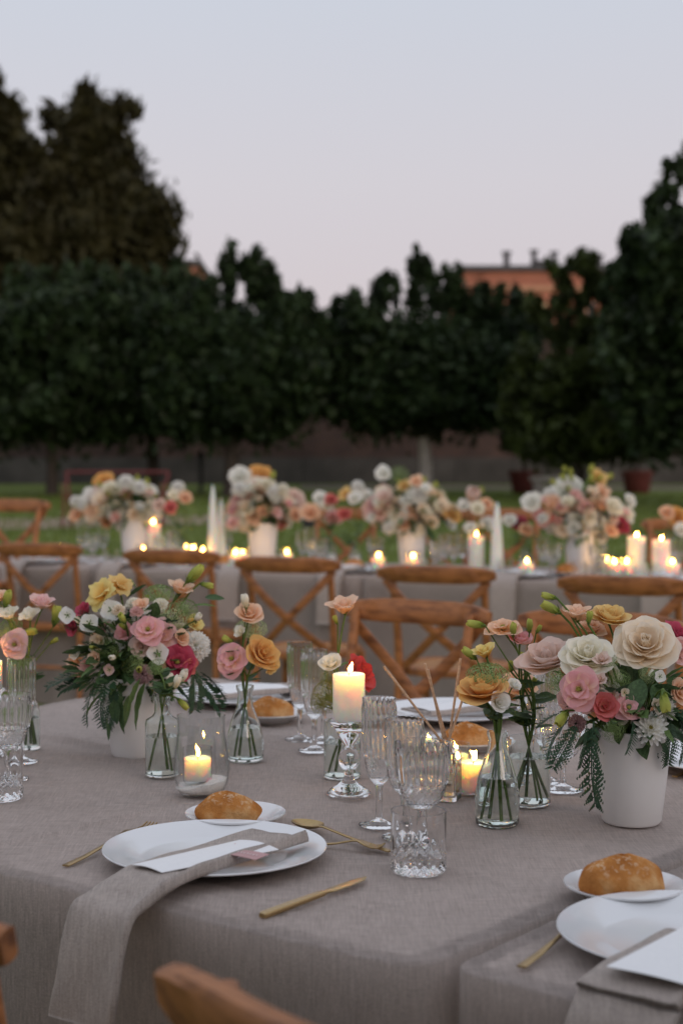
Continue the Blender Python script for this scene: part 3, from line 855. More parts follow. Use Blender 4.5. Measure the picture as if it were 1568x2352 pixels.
def bloom_petals(kind, rnd):
    """list of (petal kind, variant, matrix) in a flower of unit size that faces +Z"""
    out = []
    def put_(k, phi, tilt, ln, wd, r0, z0):
        m_ = Matrix.Rotation(phi, 4, 'Z') @ Matrix.Translation((r0, 0, z0)) @ Matrix.Rotation(R(tilt), 4, 'Y') @ Matrix.Rotation(rnd.uniform(-.12, .12), 4, 'Z') @ Matrix.Diagonal((ln, ln * wd, ln, 1))
        out.append((k, rnd.randrange(3), m_))
    if kind in ('rose', 'open_rose', 'small_rose'):
        n = {'rose': 22, 'open_rose': 30, 'small_rose': 16}[kind]
        mx = {'rose': 42, 'open_rose': 54, 'small_rose': 32}[kind]
        for i in range(n):
            t = i / (n - 1)
            put_('rose_in' if t < .3 else 'rose_mid' if t < .66 else 'rose_out', i * GA + rnd.uniform(-.2, .2), lerp(-8, mx, t ** 1.05) + rnd.uniform(-5, 5),
                 lerp(.60, 1.0, t ** .8) * rnd.uniform(.94, 1.05), lerp(.5, 1.0, t ** .7), lerp(.01, .06, t), lerp(.10, 0, t))
    elif kind == 'lisianthus':
        n = 9
        for i in range(n):
            t = i / (n - 1)
            put_('rose_in' if t < .3 else 'lis', i * GA, lerp(2, 36, t) + rnd.uniform(-4, 4), lerp(.72, 1.02, t), lerp(.7, 1, t), lerp(.01, .06, t), 0)
    elif kind == 'open_lisianthus':
        n = 11
        for i in range(n):
            t = i / (n - 1)
            put_('lis' if t < .5 else 'rose_out', i * GA, lerp(16, 62, t) + rnd.uniform(-6, 6), lerp(.6, 1.0, t), 1, lerp(.03, .08, t), 0)
    elif kind == 'bud':
        for i in range(5): put_('bud', i * GA, lerp(-5, 3, i / 4), lerp(.95, 1, i / 4), .75, .02, 0)
    elif kind == 'carnation':
        n = 30
        for i in range(n):
            t = i / (n - 1); put_('carn', i * GA, lerp(2, 84, t ** .9) + rnd.uniform(-7, 7), lerp(.72, .98, t), 1, .02, lerp(.1, 0, t))
    elif kind == 'chrysanthemum':
        n = 54
        for i in range(n):
            t = i / (n - 1); put_('mum', i * GA, lerp(8, 92, t) + rnd.uniform(-5, 5), lerp(.5, 1, t ** .6), 1.15, .04, lerp(.12, 0, t))
    elif kind == 'phlox':
        o = rnd.random() * 6
        for i in range(4): put_('flat', o + i * PI / 2 + rnd.uniform(-.15, .15), 70 + rnd.uniform(-12, 8), .95, 1.0, -.02, 0)
    elif kind == 'iris':
        for i in range(7): put_('iris', i * GA + rnd.uniform(-.2, .2), lerp(6, 70, (i / 6) ** 1.2) + rnd.uniform(-8, 8), lerp(.9, 1.05, i / 6), 1, .04, 0)
    return out
_cal = None
def calyx_mesh():
    global _cal
    if _cal is None:
        b = MB(); b.lathe([(0, -.16), (.05, -.14), (.11, -.04), (.13, .04), (.06, .08), (0, .09)], 10)
        for i in range(5):
            a = i * 2 * PI / 5
            m_ = Matrix.Rotation(a, 4, 'Z') @ Matrix.Translation((.09, 0, 0)) @ Matrix.Rotation(R(48), 4, 'Y')
            b.add([(0, -.06, 0), (0, .06, 0), (.02, .05, .2), (.02, -.05, .2), (-.01, 0, .38)], [(0, 1, 2, 3), (3, 2, 4)], m_)
        _cal = b.mesh('calyx', M['stem'])
    return _cal
_umb = {}
def umbel_mesh(colour, n=330, seed=0):
    k = (colour, seed % 2)
    if k not in _umb:
        r = random.Random(seed); b = MB()
        for i in range(n):
            u = (i + .5) / n; th = math.acos(1 - u * .80); a = i * GA
            d = Vector((math.sin(th) * math.cos(a), math.sin(th) * math.sin(a), math.cos(th) * .62))
            p_ = Vector((d.x, d.y, d.z - .1)) * r.uniform(.9, 1.04)
            F = frame(d + Vector((r.uniform(-.3, .3), r.uniform(-.3, .3), 0)), r.random() * 6); s = r.uniform(.06, .095)
            F.translation = p_
            vs = []
            for q in range(5):
                for (rr, da) in ((1.0, 0), (.34, PI / 5)):
                    an = q * 2 * PI / 5 + da; vs.append((math.cos(an) * rr * s, math.sin(an) * rr * s, s * .35 * rr))
            b.add(vs + [(0, 0, 0)], [(j, (j + 1) % 10, 10) for j in range(10)], F)
        _umb[k] = b.mesh('florets', M[colour])
        rb_ = MB()
        for i in range(22):
            u = (i + .5) / 22; th = math.acos(1 - u * .78); a = i * GA
            d = Vector((math.sin(th) * math.cos(a), math.sin(th) * math.sin(a), math.cos(th) * .62 - .1))
            rb_.tube([(0, 0, -.55), d * .5 + Vector((0, 0, -.22)), d * .95], [.018, .014, .012], 5)
        _umb[k + ('r',)] = rb_.mesh('rays', M['stem'])
    return _umb[k], _umb[k + ('r',)]
_joined = {}
def joined_bloom(kind, colour, var):
    k = (kind, colour, var % 2)
    if k not in _joined:
        rnd = random.Random(hash(kind) % 1000 * 0 + len(kind) * 13 + var % 2)
        b = MB()
        for pk, s, m_ in bloom_petals(kind, rnd): v, f = petal(pk, s); b.add(v, f, m_)
        _joined[k] = b.mesh(kind, P[colour], sharp=0)
    return _joined[k]
PLAIN = {'open_rose': 'rose', 'small_rose': 'rose', 'open_lisianthus': 'lisianthus', 'bud': 'flower_bud', 'iris': 'rose'}
def add_bloom(parent, kind, colour, size, loc, face, rnd, label=None, joined=False, roll=None):
    F = frame(face, rnd.random() * 6.28 if roll is None else roll); F.translation = Vector(loc)
    F = F @ Matrix.Diagonal((size, size, size, 1))
    name = PLAIN.get(kind, kind)
    if kind == 'umbel':
        fl, ry = umbel_mesh(colour, seed=rnd.randrange(2))
        o = obj('umbel', ry, parent, None, F)
        s_ = obj('florets', fl, o); s_['kind'] = 'stuff'
    elif joined:
        o = obj(name, joined_bloom(kind, colour, rnd.randrange(2)), parent, None, F)
    else:
        o = obj(name, calyx_mesh(), parent, None, F)
        for pk, s, m_ in bloom_petals(kind, rnd): obj('petal', petal_mesh(pk, colour, s), o, None, m_)
        if kind in ('open_lisianthus', 'chrysanthemum'):
            obj('flower_center', CENTER, o, None)
    if label: o['label'] = label
    return o
b = MB()
for i in range(14):
    a = i * GA; q = .025 * math.sqrt(i)
    b.tube([(q * math.cos(a), q * math.sin(a), .05), (q * 1.5 * math.cos(a), q * 1.5 * math.sin(a), .32)], [.02, .03], 5)
M['pollen'] = mat_plain('pollen', C(168, 158, 70), .8)
CENTER = b.mesh('flower_center', M['pollen'])
_lf = {}
def leaf_mesh(kind, mat, seed=0):
    k = (kind, mat, seed % 3)
    if k in _lf: return _lf[k]
    w, fold, bend = {'oval': (.26, .10, .25), 'narrow': (.11, .04, .35), 'round': (.42, .06, .15)}[kind]
    r = random.Random(seed); tw = r.uniform(-.5, .5); v, f = [], []
    for j in range(8):
        t = j / 7; wd = w * math.sin(PI * t ** .8) ** .8 + .008
        if j == 7: wd = .004
        for u in (-1, -.5, 0, .5, 1):
            v.append((wd * u + .05 * tw * t * t, -bend * t * t - fold * (1 - abs(u)) * math.sin(PI * t) + tw * u * wd * t * .6 + .01 * math.sin(t * 20 + u * 3), t))
    for j in range(7):
        for i in range(4): q = j * 5 + i; f.append((q, q + 1, q + 6, q + 5))
    b = MB(); b.add(v, f); _lf[k] = b.mesh('leaf', M[mat], sharp=0); return _lf[k]
_fr = {}
def frond_mesh(kind, mat, seed=0):
    """feathery spray along +Z that droops to -Y; 'cedar' has side sprigs"""
    k = (kind, mat, seed % 3)
    if k in _fr: return _fr[k]
    r = random.Random(seed + 50); b = MB()
    droop = r.uniform(.25, .5)
    def spine(t): return Vector((.05 * math.sin(t * 3 + seed), -droop * t * t, t * (1 - .1 * t)))
    b.tube([spine(i / 8) for i in range(9)], [.009 * (1 - .8 * i / 8) + .002 for i in range(9)], 5)
    n = 17 if kind == 'fern' else 13
    for i in range(n):
        t = .08 + .92 * i / n; p_ = spine(t)
        for s in (-1, 1):
            ln = (.30 if kind == 'fern' else .26) * math.sin(PI * (.16 + .84 * (1 - t) * .9)) ** .8 * r.uniform(.8, 1.1)
            d = Vector((s * 1.0, -.15 + r.uniform(-.2, .2), .75)).normalized()
            if kind == 'fern':
                nrm = Vector((0, 1, .1)); sd = d.cross(nrm).normalized() * ln * .14
                b.add([p_, p_ + d * ln * .5 + sd, p_ + d * ln, p_ + d * ln * .5 - sd], [(0, 1, 2, 3)])
            else:
                for q in range(5):
                    tt = (q + .5) / 5; pp = p_ + d * ln * tt
                    for s2 in (-1, 1):
                        d2 = (d * .8 + Vector((0, .1 * s2, .6 * s2 if s > 0 else .6 * s2))).normalized(); l2 = ln * .32 * (1.1 - tt)
                        sd = d2.cross(Vector((0, 1, 0))).normalized() * .021
                        b.add([pp, pp + d2 * l2 * .5 + sd, pp + d2 * l2, pp + d2 * l2 * .5 - sd], [(0, 1, 2, 3)])
                b.tube([p_, p_ + d * ln], [.006, .002], 4, False)
    _fr[k] = b.mesh('fern_frond' if kind == 'fern' else 'cedar_sprig', M[mat], sharp=0); return _fr[k]
def add_leaf(parent, kind, mat, loc, direction, size, rnd, up=(0, 0, 1)):
    z = Vector(direction).normalized(); x = z.cross(Vector(up))
    if x.length < 1e-3: x = Vector((1, 0, 0))
    x.normalize(); y = z.cross(x)
    # local -Y is where a leaf droops: make it point down
    F = Matrix((x, y, z)).transposed().to_4x4() if y.z > 0 else Matrix((-x, -y, z)).transposed().to_4x4()
    F = F @ Matrix.Rotation(rnd.uniform(-.5, .5), 4, 'Z') @ Matrix.Diagonal((size, size, size, 1)); F.translation = Vector(loc)
    if kind in ('fern', 'cedar'): return obj('fern_frond' if kind == 'fern' else 'cedar_sprig', frond_mesh(kind, mat, rnd.randrange(3)), parent, None, F)
    return obj('leaf', leaf_mesh(kind, mat, rnd.randrange(3)), parent, None, F)
def stem_part(parent, pts, r=.0016, mat='stem'):
    return MB().tube(pts, r, 7).build('stem', M[mat], parent)

# ------------------------------------------------------------------ pots, vases, glasses, candles, plates
def pot_parts(t, rt, rb_, h):
    prof = [(0, 0), (rb_ * .93, 0), (rb_, .004), (lerp(rb_, rt, .5) * 1.005, h * .5), (rt - .0015, h - .006), (rt, h - .002), (rt - .001, h), (rt - .004, h - .001), (rt - .006, h - .01), (rb_ * .9, .012), (0, .012)]
    o = MB().lathe(prof, 56).build('flower_pot', M['ceramic'])
    return o
def glass_shell(prof_out, wall, zin, n=48, mod=None):
    """closed glass wall: outside profile from the bottom centre up, then the inside down to the floor at zin"""
    out = [(0, 0)] + prof_out
    inn = [(max(r - wall, .0004), max(z, zin)) for r, z in reversed(prof_out) if z > zin]
    inn = [(inn[0][0] , inn[0][1] - .0002)] + inn[1:]
    inn.append((max(inn[-1][0] - .003, 0.0008), zin)); inn.append((0, zin))
    k = len(out)
    f = (lambda r, z, th, j: mod(r, z, th) if (mod and 0 < j < k) else r)
    b = MB(); b.lathe(out + inn, n, f); return b
def water_mesh(prof_in, ztop, n=40):
    pts = [(0, prof_in[0][1])] + [q for q in prof_in if q[1] < ztop]
    last = [q for q in prof_in if q[1] >= ztop][0]; prev = pts[-1]
    t = (ztop - prev[1]) / max(1e-6, last[1] - prev[1]); pts.append((lerp(prev[0], last[0], t), ztop)); pts.append((0, ztop))
    return MB().lathe(pts, n)
SHAPES = {'erlenmeyer': [(.030, 0), (.034, .004), (.0355, .022), (.034, .045), (.026, .075), (.016, .100), (.0135, .118), (.0138, .128), (.0165, .134), (.0165, .140)],
          'bottle': [(.027, 0), (.030, .003), (.030, .092), (.028, .100), (.018, .106), (.0135, .112), (.0130, .132), (.0155, .137), (.0155, .142)],
          'milk': [(.030, 0), (.034, .004), (.0358, .02), (.0355, .045), (.031, .075), (.022, .104), (.0155, .124), (.0140, .138), (.0165, .144), (.0165, .150)],
          'cylinder': [(.033, 0), (.0355, .003), (.0355, .104), (.0350, .108)],
          'bud': [(.019, 0), (.021, .003), (.021, .075), (.016, .090), (.010, .097), (.0098, .110), (.0115, .113)]}
def vase(name, label, cat, base, shape, scale=1.0, water=.5, ribs=False, glass='greenglass', group=None):
    prof = [(r * scale, z * scale) for r, z in SHAPES[shape]]
    t = thing(name, label, cat, base, 0, group)
    H = prof[-1][1]
    fine = []
    for (r0, z0), (r1, z1) in zip(prof, prof[1:]):
        m_ = max(1, int((z1 - z0) / .004))
        for i in range(m_): fine.append((lerp(r0, r1, i / m_), lerp(z0, z1, i / m_)))
    fine.append(prof[-1])
    mod = None
    if ribs: mod = lambda r, z, th: r * (1 + (.012 * math.sin(z * 2 * PI / .006) if .03 < z < .07 and abs(th - 5.2) < 1.1 else 0))
    glass_shell(fine, .0017 * scale, .006 * scale, 56, mod).build('glass_body', M[glass], t, sharp=60)
    pin = [(max(r - .0019 * scale, .001), z) for r, z in fine if z >= .0062 * scale]
    pin[0] = (pin[0][0] - .001, .0063 * scale)
    water_mesh(pin, H * water).build('water', M['water'], t, sharp=60)
    return t
GLS = {'flute': (.195, .031, .060, [(.0060, .062), (.013, .069), (.0185, .083), (.0225, .105), (.0245, .14), (.0255, .195)]),
       'wine': (.176, .033, .062, [(.0060, .064), (.015, .071), (.0225, .085), (.0265, .108), (.0280, .14), (.0285, .176)]),
       'goblet': (.150, .035, .050, [(.0070, .052), (.018, .057), (.0285, .070), (.0345, .090), (.0375, .115), (.0395, .150)])}
_gm = {}
def stemware_meshes(kind):
    if kind in _gm: return _gm[kind]
    H, fr_, zs, bowl = GLS[kind]
    fine = []
    for (r0, z0), (r1, z1) in zip(bowl, bowl[1:]):
        for i in range(7): fine.append((lerp(r0, r1, i / 7), lerp(z0, z1, i / 7)))
    fine.append(bowl[-1])
    z0 = bowl[0][1]; zcut = bowl[3][1]
    def mod(r, z, th):
        k = max(0, min(1, (z - z0) / .012)) * max(0, min(1, (H - .008 - z) / .008))
        a = .085 * abs(math.cos(th * 10)) if z > zcut else .045 * math.cos(th * 20) * math.cos((z - z0) * 2 * PI / .011)
        return r * (1 + k * a)
    prof = [(r, z - z0) for r, z in fine]
    wall = .0018
    bm = glass_shell(prof, wall, .012, 80, lambda r, z, th: mod(r, z + z0, th)).mesh('bowl', M['crystal'], sharp=70)
    for v in bm.vertices: v.co.z += z0
    sm = MB().lathe([(0, .0105), (.006, .0105), (.0046, .018), (.0042, zs * .55), (.0046, zs - .008), (.0058, zs + .0012), (0, zs + .0012)], 12, lambda r, z, th, j: r * (1 + .06 * math.cos(th * 6))).mesh('glass_stem', M['crystal'], sharp=70)
    fm = MB().lathe([(0, 0), (fr_ * .96, 0), (fr_, .0012), (fr_ * .97, .0028), (fr_ * .45, .006), (.0068, .0102), (0, .0102)], 40, lambda r, z, th, j: r * (1 + (.012 * math.cos(th * 20) if r > .01 else 0))).mesh('foot', M['crystal'], sharp=70)
    _gm[kind] = (bm, sm, fm); return _gm[kind]
def stemware(kind, label, loc, group='cut crystal stemware', scale=1.0):
    t = thing({'flute': 'champagne_flute', 'wine': 'wine_glass', 'goblet': 'water_goblet'}[kind], label, 'glass', loc, 0, group)
    t.scale = (scale,) * 3
    for nme, me in zip(('bowl', 'glass_stem', 'foot'), stemware_meshes(kind)): obj(nme, me, t)
    return t
_tb = None
def tumbler(label, loc, group='cut crystal tumblers'):
    global _tb
    if _tb is None:
        H, r0 = .083, .0375
        prof = [(r0 * .9, 0), (r0 * .97, .002)] + [(r0, .004 + i * .0017) for i in range(18)] + [(r0, .045), (r0, .055), (r0, .066), (r0, .075), (r0, H)]
        def mod(r, z, th):
            if z < .036 and z > .003:
                k = min(1, (z - .003) / .004) * min(1, (.037 - z) / .004)
                a = abs((th * 9 / PI + z / .0115) % 1 - .5) + abs((th * 9 / PI - z / .0115) % 1 - .5)
                return r * (1 + .05 * k * (a - .55))
            return r * (1 + .006 * math.cos(th * 9) * max(0, min(1, (H - z) / .02)))
        _tb = glass_shell(prof, .0022, .022, 144, mod).mesh('tumbler', M['crystal'], sharp=25)
    o = obj('tumbler', _tb); o.location = loc
    return tag(o, label, 'glass', group)
def candle_parts(t, r, h, mat='wax', flame=FLAME, lean=(0, 0), lit=True, z0=0.0):
    w_ = r * .60
    prof = [(0, 0), (r * .98, 0), (r, .001), (r, h - .003), (r * .985, h - .0008), (r * .94, h), (r * .88, h - .0012), (w_, h - .003), (w_ * .5, h - .0045), (0, h - .005)]
    o = MB().lathe(prof, 40, lambda rr, z, th, j: rr * (1 + .004 * math.sin(3 * th + z * 60))).build('wax', M[mat], t, Matrix.Translation((0, 0, z0)))
    wk = obj('wick', WICK, t, None, Matrix.Translation((0, 0, z0 + h - .002)))
    if lit:
        F = Matrix.Translation((.0008, 0, z0 + h + .002)) @ Matrix.Rotation(lean[0], 4, 'X') @ Matrix.Rotation(lean[1], 4, 'Y')
        obj('flame', flame, t, None, F)
    return o
def pillar_candle(label, loc, r, h, lean=(0, .1), group='lit pillar candles', flame=None):
    t = thing('pillar_candle', label, 'candle', loc, 0, group)
    candle_parts(t, r, h, 'wax', flame or FLAME_BIG, lean); return t
def votive(label, loc, r=.0255, h=.067, fill=.66, group='lit votive candles in glass cups', lean=(0, .15), flame=None):
    t = thing('votive_candle', label, 'candle', loc, 0, group)
    glass_shell([(r * .86, 0), (r * .92, .002), (r, .008), (r, h * .5), (r * 1.02, h)], .0016, .006, 40).build('glass_cup', M['thin'], t)
    candle_parts(t, r - .0022, h * fill, 'wax', flame or FLAME, lean, z0=.0064)
    return t
def plate_mesh(rad, name):
    k = rad / .155
    prof = [(0, 0), (.085 * k, 0), (.09 * k, .003), (.100 * k, .004), (.128 * k, .0135), (.1545 * k, .0185), (.1555 * k, .0200), (.1545 * k, .0212), (.128 * k, .0165), (.104 * k, .0085), (.098 * k, .0068), (0, .0062)]
    return MB().lathe(prof, 96).mesh(name, M['porcelain'], sharp=50)
PLATE = plate_mesh(.155, 'dinner_plate'); SIDE = plate_mesh(.0765, 'bread_plate')
def plate(label, loc, big=True, group=None):
    o = obj('dinner_plate' if big else 'bread_plate', PLATE if big else SIDE); o.location = loc
    return tag(o, label, 'plate', group or ('white dinner plates' if big else 'white bread plates'))
m, n, l, p = nm('bread_crust')
f1 = noise(n, l, 26, 6, .62); f2 = noise(n, l, 9, 3); f3 = noise(n, l, 150, 4, .6)
s_ = mathn(n, l, 'ADD', mathn(n, l, 'MULTIPLY', f1, .6), mathn(n, l, 'MULTIPLY', f2, .4))
cr1 = ramp(n, l, s_, [(.32, c4(C(150, 90, 44))), (.5, c4(C(192, 130, 72))), (.66, c4(C(222, 180, 128)))])
gm_ = n.new('ShaderNodeNewGeometry'); sz = n.new('ShaderNodeSeparateXYZ'); l.new(gm_.outputs['Normal'], sz.inputs[0])
fl = mathn(n, l, 'MULTIPLY', mathn(n, l, 'GREATER_THAN', f3, .56), ramp(n, l, sz.outputs['Z'], [(.55, (0, 0, 0, 1)), (1, (.55, .55, .55, 1))]))
mx = n.new('ShaderNodeMixRGB'); l.new(fl, mx.inputs[0]); l.new(cr1, mx.inputs[1]); mx.inputs[2].default_value = c4(C(236, 218, 190))
l.new(mx.outputs[0], p.inputs['Base Color']); pset(p, Roughness=.8); p.inputs['Specular IOR Level'].default_value = .04; bump(n, l, p, mathn(n, l, 'ADD', f1, mathn(n, l, 'MULTIPLY', f3, .7)), .8, .005)
M['bread'] = m
def bread(label, loc, rz, L=.096, Wd=.066, H=.043, seed=0, detail=True):
    r = random.Random(seed); a, c, e = r.random() * 6, r.random() * 6, r.random() * 6
    nu, nv = (56, 30) if detail else (20, 10); b = MB(); v, f = [], []
    for j in range(nv + 1):
        th = PI * j / nv
        for i in range(nu):
            ph = 2 * PI * i / nu
            x, y, z = math.sin(th) * math.cos(ph), math.sin(th) * math.sin(ph), math.cos(th)
            x = math.copysign(abs(x) ** .94, x); y = math.copysign(abs(y) ** .95, y)
            k = 1 + .04 * math.sin(2 * ph + a + 2 * z) + .025 * math.sin(5 * ph + c + 4 * z) + .03 * math.sin(7 * z + e + 3 * x)
            zz = z * k
            if z > 0: x *= 1 - .34 * z * z; y *= 1 - .34 * z * z
            if zz < -.45: zz = -.45 - (abs(zz) - .45) * .2
            if zz > 0: zz -= .06 * math.exp(-((y - .22 * x + .12 * math.sin(4 * x + a)) / .09) ** 2) * (1 - x * x * .8)
            v.append((x * k * L / 2, y * k * Wd / 2, (zz + .56) / 1.5 * H))
    for j in range(nv):
        for i in range(nu): f.append((j * nu + i, (j + 1) * nu + i, (j + 1) * nu + (i + 1) % nu, j * nu + (i + 1) % nu))
    b.add(v, f); o = b.build('bread_roll', M['bread'], sharp=0); o.location = loc; o.rotation_euler = (0, 0, rz)
    return tag(o, label, 'bread roll', 'crusty bread rolls')
def at_dir(p0, p1):
    d = Vector(p1) - Vector(p0); return d.length, math.atan2(d.y, d.x)
Z = Vector((0, 0, 1)); Y = Vector((0, 1, 0))
def cut_base(name, label, p0, p1):
    L, a = at_dir(p0, p1)
    t_loc = Vector(p0)
    return L, a, t_loc
def fork(label, p0, p1, group='gold forks'):
    L, a = at_dir(p0, p1); b = MB()
    ws = [(0, .0052), (.03, .0056), (.2, .0046), (.42, .0030), (.62, .0028), (.68, .0048), (.72, .0092), (.78, .0108), (.82, .0108)]
    zs = [.0022, .0022, .0026, .006, .0115, .0118, .0104, .0076, .0062]
    b.sweep([(L * t, 0, z) for (t, w_), z in zip(ws, zs)], Y, Z, [w_ for t, w_ in ws], .0012)
    for i in range(4):
        y = -.0090 + i * .006
        b.sweep([(L * .81, y, .0064), (L * .88, y, .0044), (L * .94, y * .97, .0048), (L, y * .94, .0085)], Y, Z, [.0018, .0017, .0014, .0008], .0010)
    o = b.build('fork', M['gold'], sharp=50); o.location = p0; o.rotation_euler = (0, 0, a); return tag(o, label, 'fork', group)
def spoon(label, p0, p1):
    L, a = at_dir(p0, p1); b = MB()
    ws = [(0, .0050), (.03, .0054), (.2, .0044), (.45, .0028), (.68, .0028), (.73, .004)]
    b.sweep([(L * t, 0, z) for (t, w_), z in zip(ws, [.002, .002, .0026, .007, .0118, .0105])], Y, Z, [w_ for t, w_ in ws], .0012)
    v, f = [], []
    for s, dz in ((1, .0011), (-1, -.0004)):
        for j in range(9):
            t = j / 8
            for i in range(20):
                an = 2 * PI * i / 20; x = math.cos(an) * t; y = math.sin(an) * t
                v.append((L * (.855 + .145 * x), y * .0195 * (1 - .12 * x), .0035 + .0075 * t * t + dz))
    for s in range(2):
        o_ = s * 180
        for j in range(8):
            for i in range(20):
                q = (o_ + j * 20 + i, o_ + (j + 1) * 20 + i, o_ + (j + 1) * 20 + (i + 1) % 20, o_ + j * 20 + (i + 1) % 20); f.append(q if s == 0 else q[::-1])
    for i in range(20): f.append((160 + i, 340 + i, 340 + (i + 1) % 20, 160 + (i + 1) % 20))
    b.add(v, f); o = b.build('spoon', M['gold'], sharp=50); o.location = p0; o.rotation_euler = (0, 0, a); return tag(o, label, 'spoon')
def knife(label, p0, p1):
    L, a = at_dir(p0, p1); t = thing('knife', label, 'knife', p0, a)
    MB().sweep([(0, 0, .004), (.004, 0, .004), (L * .25, 0, .0042), (L * .52, 0, .004), (L * .555, 0, .004)], Y, Z, [.0044, .0056, .0058, .0048, .0042], [.0028, .0036, .0036, .0031, .0028]).build('handle', M['gold'], t, sharp=50)
    MB().sweep([(L * .553, 0, .0040), (L * .60, 0, .004), (L * .62, .0, .004), (L * .8, .0008, .0035), (L * .93, .0015, .003), (L, .004, .003)], Y, Z, [.003, .0034, .0072, .0082, .0066, .001], [.002, .0016, .0010, .0009, .0007, .0004]).build('blade', M['gold'], t, sharp=50)
    return t
def napkin(label, pts, side, hw, th=.005, roll=.006, group='woven linen napkins'):
    """a folded strip along pts; side = unit vector across, with a thicker rolled fold at the +side edge"""
    pts = [Vector(p_) for p_ in pts]; o0 = pts[0].copy(); side = Vector(side).normalized()
    fine = []
    n = len(pts)
    for i in range(n - 1):                                  # smooth the line
        p0, p1, p2, p3 = pts[max(0, i - 1)], pts[i], pts[i + 1], pts[min(n - 1, i + 2)]
        for k in range(6):
            t = k / 6
            fine.append(.5 * ((2 * p1) + (p2 - p0) * t + (2 * p0 - 5 * p1 + 4 * p2 - p3) * t * t + (3 * p1 - p0 - 3 * p2 + p3) * t ** 3))
    fine.append(pts[-1])
    us = [-1, -.985, -.9, -.6, -.3, 0, .3, .6, .82, .9, .96, 1.0]
    b = MB(); m_ = len(us); v = []
    N = len(fine)
    for i, p_ in enumerate(fine):
        d = (fine[min(i + 1, N - 1)] - fine[max(i - 1, 0)]).normalized(); nn = side.cross(d); nn = nn if nn.dot(Vector((0, -.5, 1))) > 0 else -nn
        nn.normalize()
        e = max(0.15, 1 - max(0, i / N - .45) * 3)
        top, bot = [], []
        for u in us:
            h = th * (1 - max(0, abs(u) - .96) * 14) + roll * e * math.exp(-((u - .9) / .09) ** 2) + .0011 * math.sin(u * 4 + i * .35) + .0007 * math.sin(u * 9 - i * .8)
            top.append(p_ + side * (hw * u) + nn * max(h, th * .35) - o0); bot.append(p_ + side * (hw * u) + nn * .0004 - o0)
        v += top + bot[::-1]
    w2 = 2 * m_; f = []
    for i in range(N - 1):
        for k in range(w2): f.append((i * w2 + k, i * w2 + (k + 1) % w2, (i + 1) * w2 + (k + 1) % w2, (i + 1) * w2 + k))
    f.append(tuple(range(w2))); f.append(tuple((N - 1) * w2 + k for k in reversed(range(w2))))
    b.add(v, f); o = b.build('napkin', M['napkin'], sharp=0); o.location = o0
    return tag(o, label, 'napkin', group)
def card(name, label, corners, mat, curl=0.0, cat='card', group=None, th=.0007):
    """a sheet through four corners (world), bowed by curl"""
    c = [Vector(q) for q in corners]; o0 = sum(c, Vector()) / 4; N = 12; v = []
    for s in (th, 0):
        for j in range(N + 1):
            for i in range(N + 1):
                a, b_ = i / N, j / N
                q = (c[0] * (1 - a) + c[1] * a) * (1 - b_) + (c[3] * (1 - a) + c[2] * a) * b_
                v.append(q - o0 + Vector((0, 0, s + curl * math.sin(PI * a) * (.6 + .4 * b_))))
    f = []; q1 = (N + 1) ** 2
    for j in range(N):
        for i in range(N):
            q = j * (N + 1) + i; f.append((q, q + 1, q + N + 2, q + N + 1)); f.append((q1 + q, q1 + q + N + 1, q1 + q + N + 2, q1 + q + 1))
    ring = [i for i in range(N + 1)] + [j * (N + 1) + N for j in range(1, N + 1)] + [N * (N + 1) + i for i in range(N - 1, -1, -1)] + [j * (N + 1) for j in range(N - 1, 0, -1)]
    for k in range(len(ring)): a, b_ = ring[k], ring[(k + 1) % len(ring)]; f.append((a, q1 + a, q1 + b_, b_))
    b = MB(); b.add(v, f); o = b.build(name, M[mat], sharp=30); o.location = o0
    return tag(o, label, cat, group)
